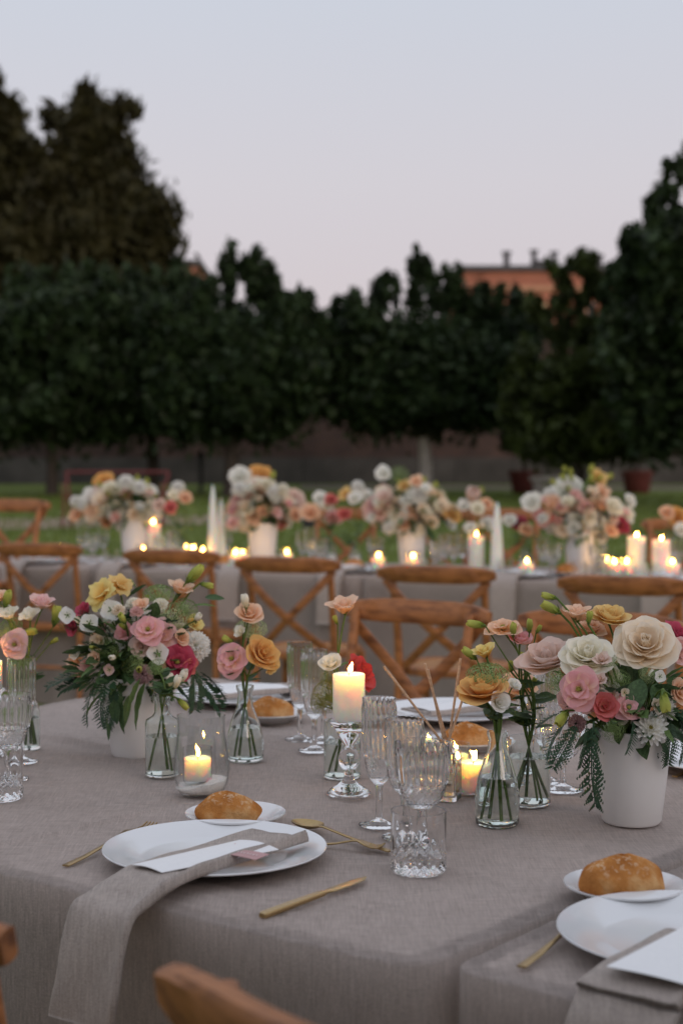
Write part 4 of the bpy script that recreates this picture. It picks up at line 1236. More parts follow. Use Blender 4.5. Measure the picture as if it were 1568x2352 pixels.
# ------------------------------------------------------------------ near table: flower arrangements in white pots
KF = {'rose': 1.0, 'open_rose': 1.05, 'small_rose': .9, 'lisianthus': .72, 'open_lisianthus': .98, 'bud': .5, 'carnation': .98, 'chrysanthemum': 1.0, 'phlox': 1.0, 'umbel': 1.0, 'iris': 1.05}
CF = {'rose': .42, 'open_rose': .34, 'small_rose': .45, 'lisianthus': .5, 'open_lisianthus': .42, 'bud': .5, 'carnation': .35, 'chrysanthemum': .25, 'phlox': .1, 'umbel': .3, 'iris': .4}
def bloom_at(ox, oy, d, kind, dia, face):
    """where a flower's foot is and how long its petals are, from its outline in the photograph and its distance"""
    s = 3571.0 / d; size = dia / 2 / s / KF[kind]
    f = Vector(face).normalized()
    return OD(ox, oy, d) - f * (CF[kind] * size), size, f
def arrangement(name, label, base, rim_z, items, sprays, leaves, seed, mats=('darkleaf', 'midleaf'), joined=False, group=None, grow=1.04):
    rnd = random.Random(seed); o0 = Vector((base.x, base.y, rim_z))
    t = thing(name, label, 'bouquet', o0, 0, group)
    for (kind, colr, ox, oy, dd, dia, face, lb_) in items:
        loc, size, f = bloom_at(ox, oy, base.y + dd, kind, dia * grow, face)
        q = loc - o0
        o = add_bloom(t, kind, colr, size, q, f, rnd, lb_, joined)
        r0 = Vector((q.x * .12, q.y * .12, -.045))
        L = (q - r0).length
        inv = o.matrix_basis.inverted()
        pts = [inv @ v for v in bez(r0, q * .55 + Vector((0, 0, L * .18)), q - f * size * .1, 7)]
        MB().tube(pts, (.0017 if size > .014 else .0012) / size, 6).build('stem', M['stem'], o)
    for (kind, mat, ox, oy, dd, ox2, oy2, dd2, wdt) in sprays:
        a, b_ = OD(ox, oy, base.y + dd), OD(ox2, oy2, base.y + dd2)
        add_leaf(t, kind, mat, a - o0, b_ - a, (b_ - a).length * wdt, rnd)
    for (kind, mat, n, c, rad, sz) in leaves:
        for i in range(n):
            d = Vector((rnd.gauss(0, 1), rnd.gauss(0, 1), rnd.gauss(0, 1))).normalized()
            q = Vector(c) + Vector((d.x * rad[0], d.y * rad[1], d.z * rad[2])) * rnd.uniform(.35, .9)
            add_leaf(t, kind, mat, q, d + Vector((0, -.15, .2)), sz * rnd.uniform(.7, 1.25), rnd)
    return t
def fill(seed, cx, cy, rx, ry, n, cols, kinds, d0, dias):
    r = random.Random(seed); out = []
    for i in range(n):
        a = r.random() * 6.28; q = math.sqrt(r.random())
        out.append((r.choice(kinds), r.choice(cols), cx + math.cos(a) * q * rx, cy + math.sin(a) * q * ry, r.uniform(-.08, .08) + d0, r.uniform(*dias), (math.cos(a) * .5, -.75, .45 - math.sin(a) * .5), None))
    return out
base_r = W(1449, 1888); base_l = W(312, 1735)
pr = pot_parts(None, .0615, .0455, .146); pr.location = base_r; pr.location.z += .001
tag(pr, 'white tapered flower pot under the cream roses on the right', 'flower pot', 'white flower pots')
pl = pot_parts(None, .066, .045, .152); pl.location = base_l; pl.location.z += .001
tag(pl, 'white tapered flower pot behind the hurricane candle on the left', 'flower pot', 'white flower pots')
CU = (0, -.8, .6); UP = (.05, -.25, .95); CL = (-.35, -.75, .55); CRt = (.35, -.75, .5); DN = (0, -.9, .1)
arrangement('flower_arrangement', 'bouquet of cream, ivory and pink roses overflowing the right white pot', base_r, TZ + .14, [
    ('open_rose', 'cream', 1511, 1507, -.02, 134, (-.12, -.78, .62), 'largest cream rose at the top right'),
    ('open_rose', 'ivory', 1376, 1533, -.03, 114, (-.1, -.62, .78), 'ruffled ivory rose in the middle'),
    ('rose', 'blush', 1281, 1540, .05, 128, (-.25, -.35, .9), 'pale blush rose leaning out on the left'),
    ('rose', 'yellow', 1432, 1442, .05, 92, (.15, -.3, .93), 'yellow rose standing at the top'),
    ('lisianthus', 'peach', 1351, 1432, .05, 62, (-.1, -.2, .97), 'peach lisianthus at the top left'),
    ('bud', 'lime', 1288, 1424, .05, 46, (-.8, -.1, .45), 'green yellow bud at the far left top'),
    ('bud', 'lime', 1284, 1398, .06, 34, (-.9, -.1, .2), 'smaller green bud above the other bud'),
    ('bud', 'lime', 1380, 1446, .0, 30, (.1, -.2, .95), 'small green bud beside the peach lisianthus'),
    ('open_lisianthus', 'pink', 1352, 1614, -.08, 84, (-.45, -.85, .25), 'bright pink lisianthus under the ivory rose'),
    ('lisianthus', 'palepink', 1382, 1650, -.07, 46, (.3, -.8, -.3), 'pale pink lisianthus hanging under the bright pink one'),
    ('small_rose', 'coral', 1417, 1655, -.08, 56, (0, -.9, .35), 'coral rosebud low in the middle'),
    ('open_lisianthus', 'pink', 1474, 1656, -.08, 62, (.15, -.85, .5), 'deep pink lisianthus low in the middle'),
    ('chrysanthemum', 'white', 1524, 1706, -.085, 84, (-.2, -.85, .3), 'white chrysanthemum over the pot rim'),
    ('chrysanthemum', 'white', 1557, 1660, -.06, 66, (.3, -.85, .4), 'white chrysanthemum right of the pink lisianthus'),
    ('chrysanthemum', 'white', 1432, 1616, -.03, 60, (0, -.8, .5), None),
    ('bud', 'lime', 1315, 1684, -.07, 46, (-.5, -.5, -.5), 'green bud low on the left'),
    ('bud', 'lime', 1557, 1646, -.1, 50, (.1, -.3, -.95), 'green bud hanging on the right'),
    ('carnation', 'mauve', 1350, 1696, -.06, 44, (-.3, -.9, 0), 'dusty mauve flower over the rim'),
    ('lisianthus', 'crimson', 1590, 1484, .03, 62, (.4, -.5, .7), 'crimson flower at the right edge'),
    ('rose', 'palepink', 1592, 1524, .0, 60, (.5, -.8, .2), None),
    ('rose', 'peach', 1594, 1622, -.05, 56, (.5, -.8, .2), None),
    ('rose', 'palepink', 1330, 1640, -.02, 50, (-.6, -.7, .1), None),
    ('umbel', 'umbel', 1304, 1588, -.03, 62, (-.3, -.6, .6), None),
    ('umbel', 'umbel', 1428, 1545, -.04, 42, (0, -.6, .7), None),
    ('umbel', 'umbel', 1452, 1592, -.05, 56, (0, -.8, .4), None),
    ('umbel', 'umbel', 1438, 1718, -.09, 56, (0, -.8, -.2), None),
    ('umbel', 'umbelpale', 1520, 1580, -.05, 44, (.2, -.8, .4), None),
    ('rose', 'peach', 1385, 1470, .07, 60, (.1, -.3, .9), None),
    ('rose', 'ivory', 1420, 1590, -.02, 70, (.2, -.8, -.1), None),
    ('phlox', 'white', 1545, 1585, -.06, 34, (.2, -.9, .3), None),
] + fill(101, 1450, 1610, 120, 85, 14, ['white', 'ivory', 'cream', 'blush'], ['small_rose', 'phlox', 'lisianthus', 'carnation'], .0, (24, 40)) + fill(102, 1440, 1600, 120, 90, 8, ['lime', 'ivory'], ['bud'], .0, (20, 32)), [('cedar', 'fern', 1345, 1690, -.06, 1290, 1790, -.09, 1.1), ('cedar', 'fern', 1385, 1690, -.08, 1350, 1895, -.11, 1.05), ('cedar', 'fern', 1330, 1685, -.05, 1255, 1745, -.06, 1.1),
    ('cedar', 'fern', 1370, 1700, -.08, 1395, 1800, -.10, 1.0), ('cedar', 'fern', 1480, 1690, -.09, 1500, 1765, -.11, 1.0), ('cedar', 'fern', 1565, 1690, -.07, 1585, 1800, -.09, 1.0),
    ('cedar', 'fern', 1590, 1680, -.05, 1630, 1790, -.06, 1.0), ('cedar', 'fern', 1310, 1670, -.02, 1240, 1690, .0, 1.0),
    ('oval', 'darkleaf', 1500, 1590, -.06, 1480, 1660, -.09, 1.1), ('oval', 'darkleaf', 1530, 1610, -.05, 1590, 1600, -.07, 1.1), ('oval', 'darkleaf', 1560, 1600, -.05, 1590, 1570, -.05, 1.1), ('oval', 'darkleaf', 1540, 1600, -.05, 1550, 1650, -.09, 1.1),
    ('oval', 'darkleaf', 1490, 1600, -.04, 1450, 1640, -.07, 1.1)],
   [('oval', 'midleaf', 26, (0, -.03, .045), (.08, .06, .025), .034), ('oval', 'darkleaf', 80, (0, 0, .035), (.085, .075, .05), .042), ('narrow', 'midleaf', 30, (0, 0, .04), (.09, .08, .06), .045), ('fern', 'fern', 12, (0, 0, .045), (.07, .07, .03), .06)], 7)
arrangement('flower_arrangement', 'bouquet of pink, white and yellow flowers overflowing the left white pot', base_l, TZ + .147, [
    ('iris', 'lemon', 236, 1386, -.03, 74, (-.4, -.6, .6), 'ruffled yellow flower with orange throat at the top left'),
    ('iris', 'yellow', 284, 1368, .0, 62, (.4, -.5, .7), 'pale yellow flower beside the orange throated one'),
    ('phlox', 'white', 159, 1442, -.03, 46, (-.2, -.95, .15), 'white flat flower at the far left'),
    ('phlox', 'white', 210, 1461, -.05, 52, (.1, -.95, .2), 'white flat flower left of the yellow one'),
    ('phlox', 'white', 262, 1430, -.05, 58, (.1, -.9, .35), 'white flat flower under the yellow one'),
    ('phlox', 'white', 370, 1532, -.1, 60, (.1, -.95, .25), 'white flat flower under the pink lisianthus'),
    ('lisianthus', 'crimson', 196, 1428, .0, 40, (-.5, -.5, .6), 'crimson flower behind the white flat ones'),
    ('lisianthus', 'crimson', 168, 1466, .0, 40, (-.6, -.7, -.1), 'crimson flower at the lower far left'),
    ('umbel', 'umbel', 372, 1384, .0, 76, (0, -.35, .95), 'green lace flower dome at the top'),
    ('umbel', 'umbelpale', 404, 1436, -.03, 84, (.2, -.6, .75), 'pale lace flower dome on the upper right'),
    ('umbel', 'umbel', 304, 1554, -.08, 82, (-.7, -.6, .1), 'green lace flower facing left, low'),
    ('lisianthus', 'peach', 424, 1374, .01, 54, (.2, -.3, .9), 'cream peach bloom at the top right'),
    ('bud', 'lime', 458, 1344, .01, 50, (.7, -.1, .7), 'green yellow bud at the top right'),
    ('bud', 'lime', 486, 1372, .01, 30, (.9, -.1, -.2), None),
    ('open_lisianthus', 'pink', 346, 1470, -.1, 66, (.0, -.75, .65), 'pink lisianthus in the middle'),
    ('rose', 'palepink', 380, 1490, -.07, 72, (.45, -.8, .35), 'pale pink rose behind the pink lisianthus'),
    ('small_rose', 'pink', 291, 1481, -.06, 42, (-.3, -.8, .4), 'small pink rose left of the pink lisianthus'),
    ('carnation', 'white', 458, 1513, -.04, 78, (.3, -.85, .35), 'white carnation on the right'),
    ('carnation', 'white', 334, 1440, -.04, 56, (-.1, -.8, .55), 'white carnation above the pink lisianthus'),
    ('carnation', 'white', 415, 1500, -.05, 52, (.2, -.85, .3), None),
    ('open_lisianthus', 'crimson', 416, 1550, -.09, 74, (.1, -.85, .3), 'crimson pink lisianthus low on the right'),
    ('lisianthus', 'coral', 440, 1565, -.08, 46, (.7, -.7, -.2), None),
    ('bud', 'ivory', 399, 1592, -.11, 36, (-.1, -.4, .9), 'cream bud left of its twin, low'),
    ('bud', 'ivory', 428, 1586, -.11, 40, (.4, -.4, .8), 'cream bud right of its twin, low'),
    ('lisianthus', 'peach', 174, 1556, -.02, 42, (-.6, -.7, -.2), 'peach flower low at the far left'),
    ('lisianthus', 'palepink', 208, 1560, -.04, 42, (-.2, -.8, -.4), 'pale pink flower low on the left'),
    ('phlox', 'white', 190, 1526, -.02, 36, (-.5, -.8, .2), None),
    ('bud', 'lime', 218, 1516, -.04, 34, (.3, -.6, -.1), None),
    ('carnation', 'mauve', 334, 1580, -.1, 48, (-.1, -.9, .1), 'dusty mauve scabious low in the middle'),
    ('lisianthus', 'lemon', 455, 1460, -.01, 42, (.6, -.5, .5), 'pale yellow flower above the white carnation'),
    ('small_rose', 'peach', 228, 1492, -.02, 34, (-.4, -.7, .4), None),
    ('carnation', 'ivory', 375, 1415, -.03, 40, (0, -.7, .7), None),
    ('rose', 'blush', 330, 1515, -.09, 50, (-.2, -.9, .1), None),
    ('lisianthus', 'pink', 262, 1545, -.03, 34, (-.3, -.9, 0), None),
    ('phlox', 'white', 312, 1420, -.02, 32, (0, -.8, .6), None),
] + fill(103, 315, 1500, 150, 95, 22, ['white', 'ivory', 'cream', 'peach', 'palepink'], ['small_rose', 'phlox', 'lisianthus', 'carnation'], -.03, (24, 42)) + fill(104, 320, 1470, 160, 100, 12, ['lime', 'ivory'], ['bud'], -.03, (20, 34)) + [('umbel', 'umbel', 250, 1520, -.06, 60, (-.4, -.8, .3), None), ('umbel', 'umbelpale', 300, 1470, -.05, 54, (-.2, -.8, .5), None), ('umbel', 'umbel', 440, 1420, -.01, 60, (.4, -.5, .7), None)], [('fern', 'fern', 220, 1570, .02, 118, 1580, .0, 1.2), ('fern', 'fern', 230, 1580, .0, 135, 1600, -.02, 1.1), ('fern', 'fern', 230, 1600, -.03, 165, 1680, -.05, 1.0), ('cedar', 'fern', 245, 1600, -.05, 210, 1700, -.08, 1.0),
    ('cedar', 'fern', 270, 1610, -.08, 240, 1715, -.10, 1.0), ('narrow', 'darkleaf', 285, 1620, -.09, 262, 1740, -.11, .8), ('oval', 'darkleaf', 268, 1640, -.09, 268, 1712, -.10, .8), ('oval', 'midleaf', 330, 1590, -.11, 280, 1660, -.12, 1.0),
    ('narrow', 'midleaf', 340, 1600, -.11, 290, 1700, -.12, 1.0), ('oval', 'darkleaf', 250, 1690, -.10, 262, 1725, -.10, 1.2), ('fern', 'fern', 445, 1580, -.04, 540, 1650, -.06, 1.0), ('fern', 'fern', 450, 1570, -.06, 470, 1670, -.08, 1.0),
    ('cedar', 'fern', 470, 1575, -.04, 560, 1620, -.04, .9), ('fern', 'fern', 200, 1570, .03, 150, 1560, .02, 1.0),
    ('oval', 'darkleaf', 480, 1400, .02, 545, 1392, .02, .7), ('narrow', 'midleaf', 450, 1420, .0, 500, 1405, .0, 1.0), ('oval', 'midleaf', 320, 1380, .02, 310, 1350, .02, 1.0), ('oval', 'darkleaf', 300, 1400, .02, 335, 1360, .02, 1.0)],
   [('oval', 'darkleaf', 22, (-.03, -.05, .015), (.09, .05, .04), .036), ('narrow', 'midleaf', 26, (0, -.05, .01), (.09, .05, .05), .05), ('oval', 'darkleaf', 90, (-.0, -.01, .05), (.11, .085, .075), .046), ('narrow', 'midleaf', 44, (0, 0, .055), (.12, .09, .085), .05), ('fern', 'fern', 18, (-.02, 0, .03), (.1, .09, .06), .085), ('oval', 'midleaf', 30, (0, 0, .02), (.09, .09, .05), .04)], 12)

# ------------------------------------------------------------------ near table: vases and the single stems in them
def lift(v, z=.0012): return Vector((v.x, v.y, v.z + z))
def stem_flower(name, label, vbase, neck_h, kind, colr, ox, oy, dd, dia, face, seed, foot=(0, 0), leaves=0, extra=(), r=.0017, cat='flower', leafkind='oval', leafmat='darkleaf'):
    """one cut stem standing in a vase: foot on the vase floor, through the neck, up to its bloom"""
    rnd = random.Random(seed); o0 = lift(vbase, .0085)
    t = thing(name, label, cat, o0, 0, 'cut flowers in glass vases')
    loc, size, f = bloom_at(ox, oy, vbase.y + dd, kind, dia, face)
    add_bloom(t, kind, colr, size, loc - o0, f, rnd)
    nk = Vector((foot[0] * -.25, foot[1] * -.25, neck_h))
    ft = Vector((foot[0], foot[1], .002)); end = loc - o0 - f * size * .1
    pts = bez(ft, (ft + nk) / 2 + Vector((0, 0, 0)), nk, 6) + bez(nk, nk + (nk - ft).normalized() * (end - nk).length * .5, end, 7)[1:]
    stem_part(t, pts, r)
    for (k2, c2, x2, y2, d2, dia2, f2) in extra:                 # side buds and blooms on the same stem
        l2, s2, ff = bloom_at(x2, y2, vbase.y + d2, k2, dia2, f2); e2 = l2 - o0 - ff * s2 * .1
        add_bloom(t, k2, c2, s2, l2 - o0, ff, rnd)
        a = pts[-5] if (end - nk).length > .03 else pts[-2]
        stem_part(t, bez(a, (a + e2) / 2 + Vector((0, 0, -.004)), e2, 6), r * .7)
    for i in range(leaves):
        a = pts[6 + (i * 2) % 5]; an = rnd.random() * 6.28
        add_leaf(t, leafkind, leafmat, a, (math.cos(an), math.sin(an) - .4, .5), rnd.uniform(.028, .045), rnd)
    return t
vE = lift(W(563, 1748)); vase('glass_vase', 'clear erlenmeyer shaped vase right of the left bouquet', 'vase', vE, 'erlenmeyer', 1.0, .45, group='clear glass bud vases')
stem_flower('spray_rose', 'pale peach spray rose, topmost flower in the erlenmeyer vase', vE, .13, 'small_rose', 'peach', 585, 1436, .0, 60, (.1, -.6, .75), 1, (.014, .006), 2, [('bud', 'ivory', 574, 1408, .0, 36, (-.1, -.2, .95)), ('lisianthus', 'ivory', 562, 1480, .0, 30, (-.5, -.6, .4))])
stem_flower('lisianthus', 'salmon pink lisianthus on the left of the erlenmeyer vase', vE, .13, 'open_lisianthus', 'pink', 540, 1541, -.03, 72, (-.3, -.85, .4), 2, (-.016, -.01), 1)
stem_flower('rose_stem', 'drooping apricot rose on the right of the erlenmeyer vase', vE, .13, 'rose', 'apricot', 618, 1530, -.01, 82, (.55, -.6, .45), 3, (-.008, .012), 2, [('lisianthus', 'yellow', 637, 1568, -.01, 34, (.5, -.4, -.6))])
stem_flower('lace_flower', 'green lace flower behind the peach spray rose in the erlenmeyer vase', vE, .13, 'umbel', 'umbelpale', 588, 1466, .03, 84, (0, -.4, .9), 4, (.01, -.014), 3, [('bud', 'lime', 533, 1500, .0, 30, (-.7, -.3, .4))], leafkind='narrow', leafmat='midleaf')
vB = lift(W(373, 1783)); vase('glass_bottle', 'clear bottle vase with shoulders standing before the left white pot', 'vase', vB, 'bottle', 1.0, .5, group='clear glass bud vases')
stem_flower('leafy_stem', 'leafy green stem with brown stalk in the shouldered bottle vase', vB, .13, 'umbel', 'umbel', 365, 1560, .02, 50, (-.2, -.6, .7), 5, (-.018, .0), 6)
stem_flower('rosebud_stem', 'cream rosebud leaning right in the shouldered bottle vase', vB, .13, 'bud', 'ivory', 415, 1598, .0, 36, (.4, -.3, .8), 6, (.015, -.006), 3)
stem_flower('leafy_stem', 'slim green stem with hanging pale bud in the shouldered bottle vase', vB, .13, 'bud', 'lime', 430, 1650, .0, 34, (.6, -.2, -.5), 8, (.004, .016), 2, leafkind='narrow', leafmat='midleaf')
vC = lift(W(786, 1787)); vase('glass_vase', 'straight sided glass vase behind the glass candle holder', 'vase', vC, 'cylinder', .93, .62, group='clear glass bud vases')
stem_flower('lisianthus', 'single tall peach lisianthus rising above the lit pillar candle', vC, .095, 'lisianthus', 'peach', 806, 1416, .0, 66, (-.1, -.35, .93), 9, (.012, .008), 2, [('bud', 'lime', 786, 1452, .0, 22, (-.4, 0, .9))], leafkind='narrow', leafmat='midleaf')
stem_flower('ranunculus', 'white ranunculus left of the pillar candle flame', vC, .095, 'small_rose', 'ivory', 775, 1553, -.02, 52, (-.3, -.5, .8), 10, (-.008, .012), 4, leafmat='midleaf')
stem_flower('rose_stem', 'red coral rose leaning right behind the pillar candle', vC, .095, 'rose', 'red', 848, 1578, .0, 92, (.75, -.35, .45), 11, (-.02, -.006), 3)
stem_flower('lace_flower', 'yellow green filler flower left of the pillar candle', vC, .095, 'umbel', 'filler', 755, 1622, -.02, 74, (-.5, -.6, .5), 13, (.018, -.01), 3, [('umbel', 'filler', 740, 1650, -.02, 50, (-.7, -.6, .0)), ('umbel', 'filler', 770, 1590, -.01, 50, (-.2, -.7, .6)), ('umbel', 'filler', 768, 1650, -.03, 46, (-.2, -.9, .2))], leafkind='narrow', leafmat='midleaf')
vM = lift(W(1141, 1897)); vase('glass_vase', 'clear ribbed milk bottle vase in front of the lit votive', 'vase', vM, 'milk', .96, .52, ribs=True, group='clear glass bud vases')
stem_flower('rose_stem', 'apricot orange rose with dark leaves in the ribbed bottle vase', vM, .14, 'rose', 'apricot', 1130, 1612, -.01, 118, (-.12, -.28, .95), 14, (.004, -.012), 5, r=.0024)
stem_flower('lace_flower', 'green lace flower dome above the apricot rose in the ribbed vase', vM, .14, 'umbel', 'umbel', 1143, 1570, .02, 104, (0, -.25, .97), 15, (-.018, .004), 1)
stem_flower('ranunculus', 'small white ranunculus in front of the apricot rose', vM, .14, 'small_rose', 'white', 1170, 1646, -.03, 46, (.3, -.85, .4), 16, (.016, -.004), 3, [('small_rose', 'white', 1206, 1604, .02, 34, (.5, -.5, .6))])
stem_flower('lisianthus', 'pale yellow lisianthus bud above the green lace flower', vM, .14, 'lisianthus', 'lemon', 1134, 1524, .03, 52, (-.3, -.3, .9), 17, (-.006, .016), 0, [('bud', 'lime', 1098, 1532, .03, 40, (-.8, -.2, .6))])
vJ = lift(W(1213, 1848)); vase('glass_jar', 'wide glass jar full of thin stems right of the ribbed vase', 'vase', vJ, 'cylinder', 1.0, .72, group='clear glass bud vases')
stem_flower('lisianthus', 'peach lisianthus open to the left above the glass jar', vJ, .105, 'open_lisianthus', 'peach', 1176, 1462, .0, 74, (-.2, -.3, .93), 18, (-.02, .006), 2, [('bud', 'lime', 1112, 1463, .0, 42, (-.95, -.1, .15)), ('bud', 'lime', 1202, 1474, -.02, 34, (0, -.2, .97))])
stem_flower('lisianthus', 'pink and peach rosebud with green side buds above the glass jar', vJ, .105, 'small_rose', 'pink', 1219, 1496, -.01, 54, (.1, -.4, .9), 19, (.016, -.012), 2, [('bud', 'lime', 1240, 1465, -.01, 32, (0, -.1, 1)), ('bud', 'lime', 1262, 1474, .0, 22, (.5, -.1, .8))])
stem_flower('rose_stem', 'soft peach rose low behind the stems of the glass jar', vJ, .105, 'rose', 'peach', 1216, 1600, .05, 80, (.1, -.5, .8), 20, (.0, .02), 3)
for i, (fx, fy, tx, ty) in enumerate([(-.022, -.01, 1196, 1560), (.022, .008, 1232, 1570), (.01, -.022, 1222, 1540), (-.01, .02, 1250, 1600)]):
    stem_flower('leafy_stem', ['bare green stem at the left of the glass jar', 'bare green stem at the right of the glass jar', 'bare green stem at the front of the glass jar', 'leafy green stem leaning right out of the glass jar'][i],
                vJ, .105, 'bud', 'lime', tx, ty, .02, 26, (.1 * i - .1, -.1, .98), 30 + i, (fx, fy), 3, leafkind='oval')
vL = lift(W(68, 1722)); vase('glass_bottle', 'slim bud vase at the left edge behind the stemware', 'vase', vL, 'bud', 1.0, .55, group='clear glass bud vases')
stem_flower('lisianthus', 'pink lisianthus facing us above the tall glass at the left edge', vL, .105, 'open_lisianthus', 'palepink', 32, 1510, -.08, 62, (-.1, -.95, .2), 41, (-.006, .004), 1)
stem_flower('lisianthus', 'peach pink lisianthus standing highest at the left edge', vL, .105, 'lisianthus', 'palepink', 99, 1408, .0, 58, (.15, -.3, .94), 42, (.008, -.004), 1, [('bud', 'lime', 132, 1440, .0, 46, (.2, 0, .97))])
stem_flower('lisianthus', 'white lisianthus at the left edge below the peach pink one', vL, .105, 'lisianthus', 'ivory', 66, 1440, -.02, 46, (-.2, -.5, .8), 43, (.0, .009), 1, [('bud', 'lime', 71, 1480, -.02, 36, (.9, -.2, .2)), ('bud', 'lime', 128, 1502, .0, 22, (.8, 0, .5))])
stem_flower('lisianthus', 'cream lisianthus with green buds at the very left edge', vL, .105, 'lisianthus', 'ivory', 20, 1436, -.02, 46, (-.2, -.5, .8), 44, (-.004, -.009), 2, [('bud', 'lime', 18, 1402, -.01, 42, (.3, -.2, .9)), ('lisianthus', 'peach', -4, 1396, .0, 44, (-.2, -.3, .9))])
stem_flower('lace_flower', 'green lace flower at the left edge behind the pink lisianthus', vL, .105, 'umbel', 'umbel', 22, 1466, .02, 66, (-.2, -.6, .7), 45, (.009, .003), 2)

# ------------------------------------------------------------------ near table: candles
hz = lift(W(463, 1826))
hv = thing('hurricane_vase', 'rounded glass hurricane with white sand and a lit votive in it', 'candle holder', hz)
hp = [(.031, 0), (.0345, .002), (.040, .010), (.0452, .026), (.0470, .042), (.0458, .060), (.0425, .085), (.0393, .106), (.0392, .122), (.0405, .133)]
fine = []
for (r0, z0), (r1, z1) in zip(hp, hp[1:]):
    for i in range(4): fine.append((lerp(r0, r1, i / 4), lerp(z0, z1, i / 4)))
fine.append(hp[-1])
glass_shell(fine, .0016, .006, 64).build('glass_body', M['thin'], hv, sharp=60)
b = MB(); v, f = [], []
for j in range(13):
    for i in range(48):
        a = 2 * PI * i / 48; rr = .0425 * j / 12
        x, y = rr * math.cos(a), rr * math.sin(a)
        v.append((x, y, .020 + x * .16 + .0016 * math.sin(x * 190 + y * 130) + .001 * math.sin(y * 310 + 1) + (.006 * math.exp(-((x - .014) / .012) ** 2 - (y / .03) ** 2))))
for j in range(12):
    for i in range(48): f.append((j * 48 + i, (j + 1) * 48 + i, (j + 1) * 48 + (i + 1) % 48, j * 48 + (i + 1) % 48))
k0 = 12 * 48
bot = len(v)
for i in range(48): a = 2 * PI * i / 48; v.append((.0372 * math.cos(a), .0372 * math.sin(a), .0066))
for i in range(48): f.append((k0 + i, bot + i, bot + (i + 1) % 48, k0 + (i + 1) % 48))
f.append(tuple(bot + i for i in reversed(range(48))))
b.add(v, f); s_ = b.build('sand', M['sand'], hv, sharp=0); s_['kind'] = 'stuff'
r_ = random.Random(4); b = MB()
for i in range(160):
    a = r_.random() * 6.28; rr = .041 * math.sqrt(r_.random()); x, y = rr * math.cos(a), rr * math.sin(a); s = r_.uniform(.0006, .0014)
    b.box((0, 0, 0), (s, s, s), Matrix.Translation((x, y, .0205 + x * .16 + .005 * math.exp(-((x - .014) / .012) ** 2))) @ Euler((r_.random() * 3, r_.random() * 3, r_.random() * 3)).to_matrix().to_4x4())
g_ = b.build('sand_grains', M['whitewax'], hv, smooth=False); g_['kind'] = 'stuff'
votive('lit votive candle in small glass cup standing in the sand of the hurricane', hz + Vector((-.006, -.004, .0195)), .0245, .060, .62, lean=(0, .1))
ch = thing('candle_holder', 'glass candlestick with ball stem under the lit pillar candle', 'candle holder', lift(W(801, 1826)), group='glass candlesticks')
M['clear'] = M['crystal']
MB().lathe([(0, 0), (.0355, 0), (.0372, .0018), (.0362, .004), (.033, .0055), (.0315, .0085), (.0285, .0105), (.019, .016), (.0095, .0255), (.0075, .0325), (0, .0325)], 64).build('foot', M['clear'], ch)
bl = [(0, .0322), (.0070, .0322), (.0080, .036)] + [(.0180 * math.sin(a), .0590 - .0205 * math.cos(a)) for a in [R(28 + i * 9.5) for i in range(14)]] + [(.0072, .0795), (0, .0797)]
MB().lathe(bl, 64).build('ball_stem', M['clear'], ch)
MB().lathe([(0, .0794), (.0068, .0794), (.009, .084), (.0165, .094), (.0205, .104), (.024, .112), (.031, .118), (.0335, .122), (.0335, .1245), (.031, .1255), (.029, .1238), (0, .1235)], 64).build('cup', M['clear'], ch)
pillar_candle('lit ivory pillar candle on the glass candlestick in the middle of the near table', ch.location + Vector((0, 0, .1242)), .0268, .078, (0, .28))
ch2 = dup(ch, lift(W(-26, 1735)), .3, 'glass candlestick cut by the left edge behind the stemware', 'glass candlesticks')
pillar_candle('lit ivory pillar candle cut by the left edge of the picture', ch2.location + Vector((0, 0, .1242)), .0268, .055, (0, .1))
votive('lit votive candle glowing behind the ribbed bottle vase', lift(W(1086, 1826)), .0258, .069, .70, lean=(.0, .22), flame=FLAME_BIG)
votive('lit votive candle behind the reed bottle', lift(W(1046, 1795)), .0235, .066, .62)
votive('lit votive candle behind the wine glasses in the centre', lift(W(985, 1770)), .0235, .062, .62)

# reed bottle
rd = thing('reed_diffuser', 'square clear glass reed bottle beside the water goblet', 'diffuser', lift(W(1022, 1836)), R(-20))
def rbox(w_, h0, h1, c=.004):
    x = w_ / 2; p_ = [(-x + c, -x), (x - c, -x), (x, -x + c), (x, x - c), (x - c, x), (-x + c, x), (-x, x - c), (-x, -x + c)]
    v = [(a, b_, h0) for a, b_ in p_] + [(a, b_, h1) for a, b_ in p_]
    return v, [tuple(reversed(range(8))), tuple(range(8, 16))] + [(i, (i + 1) % 8, 8 + (i + 1) % 8, 8 + i) for i in range(8)]
v, f = rbox(.044, 0, .080); v2, f2 = rbox(.037, .009, .077, .003)
b = MB(); b.add(v, f); b.add(v2, [q[::-1] for q in f2]); b.build('glass_body', M['crystal'], rd, smooth=False)
v3, f3 = rbox(.0364, .0094, .046, .003); M['oil'] = mat_glass('reed_oil', (.99, .93, .82), 1.4)
MB().add(v3, f3).build('liquid', M['oil'], rd, smooth=False)
glass_shell([(.011, .0802), (.012, .083), (.012, .094), (.0135, .098)], .0018, .0806, 30).build('neck', M['crystal'], rd)
mouth = rd.location + Vector((0, 0, .098))
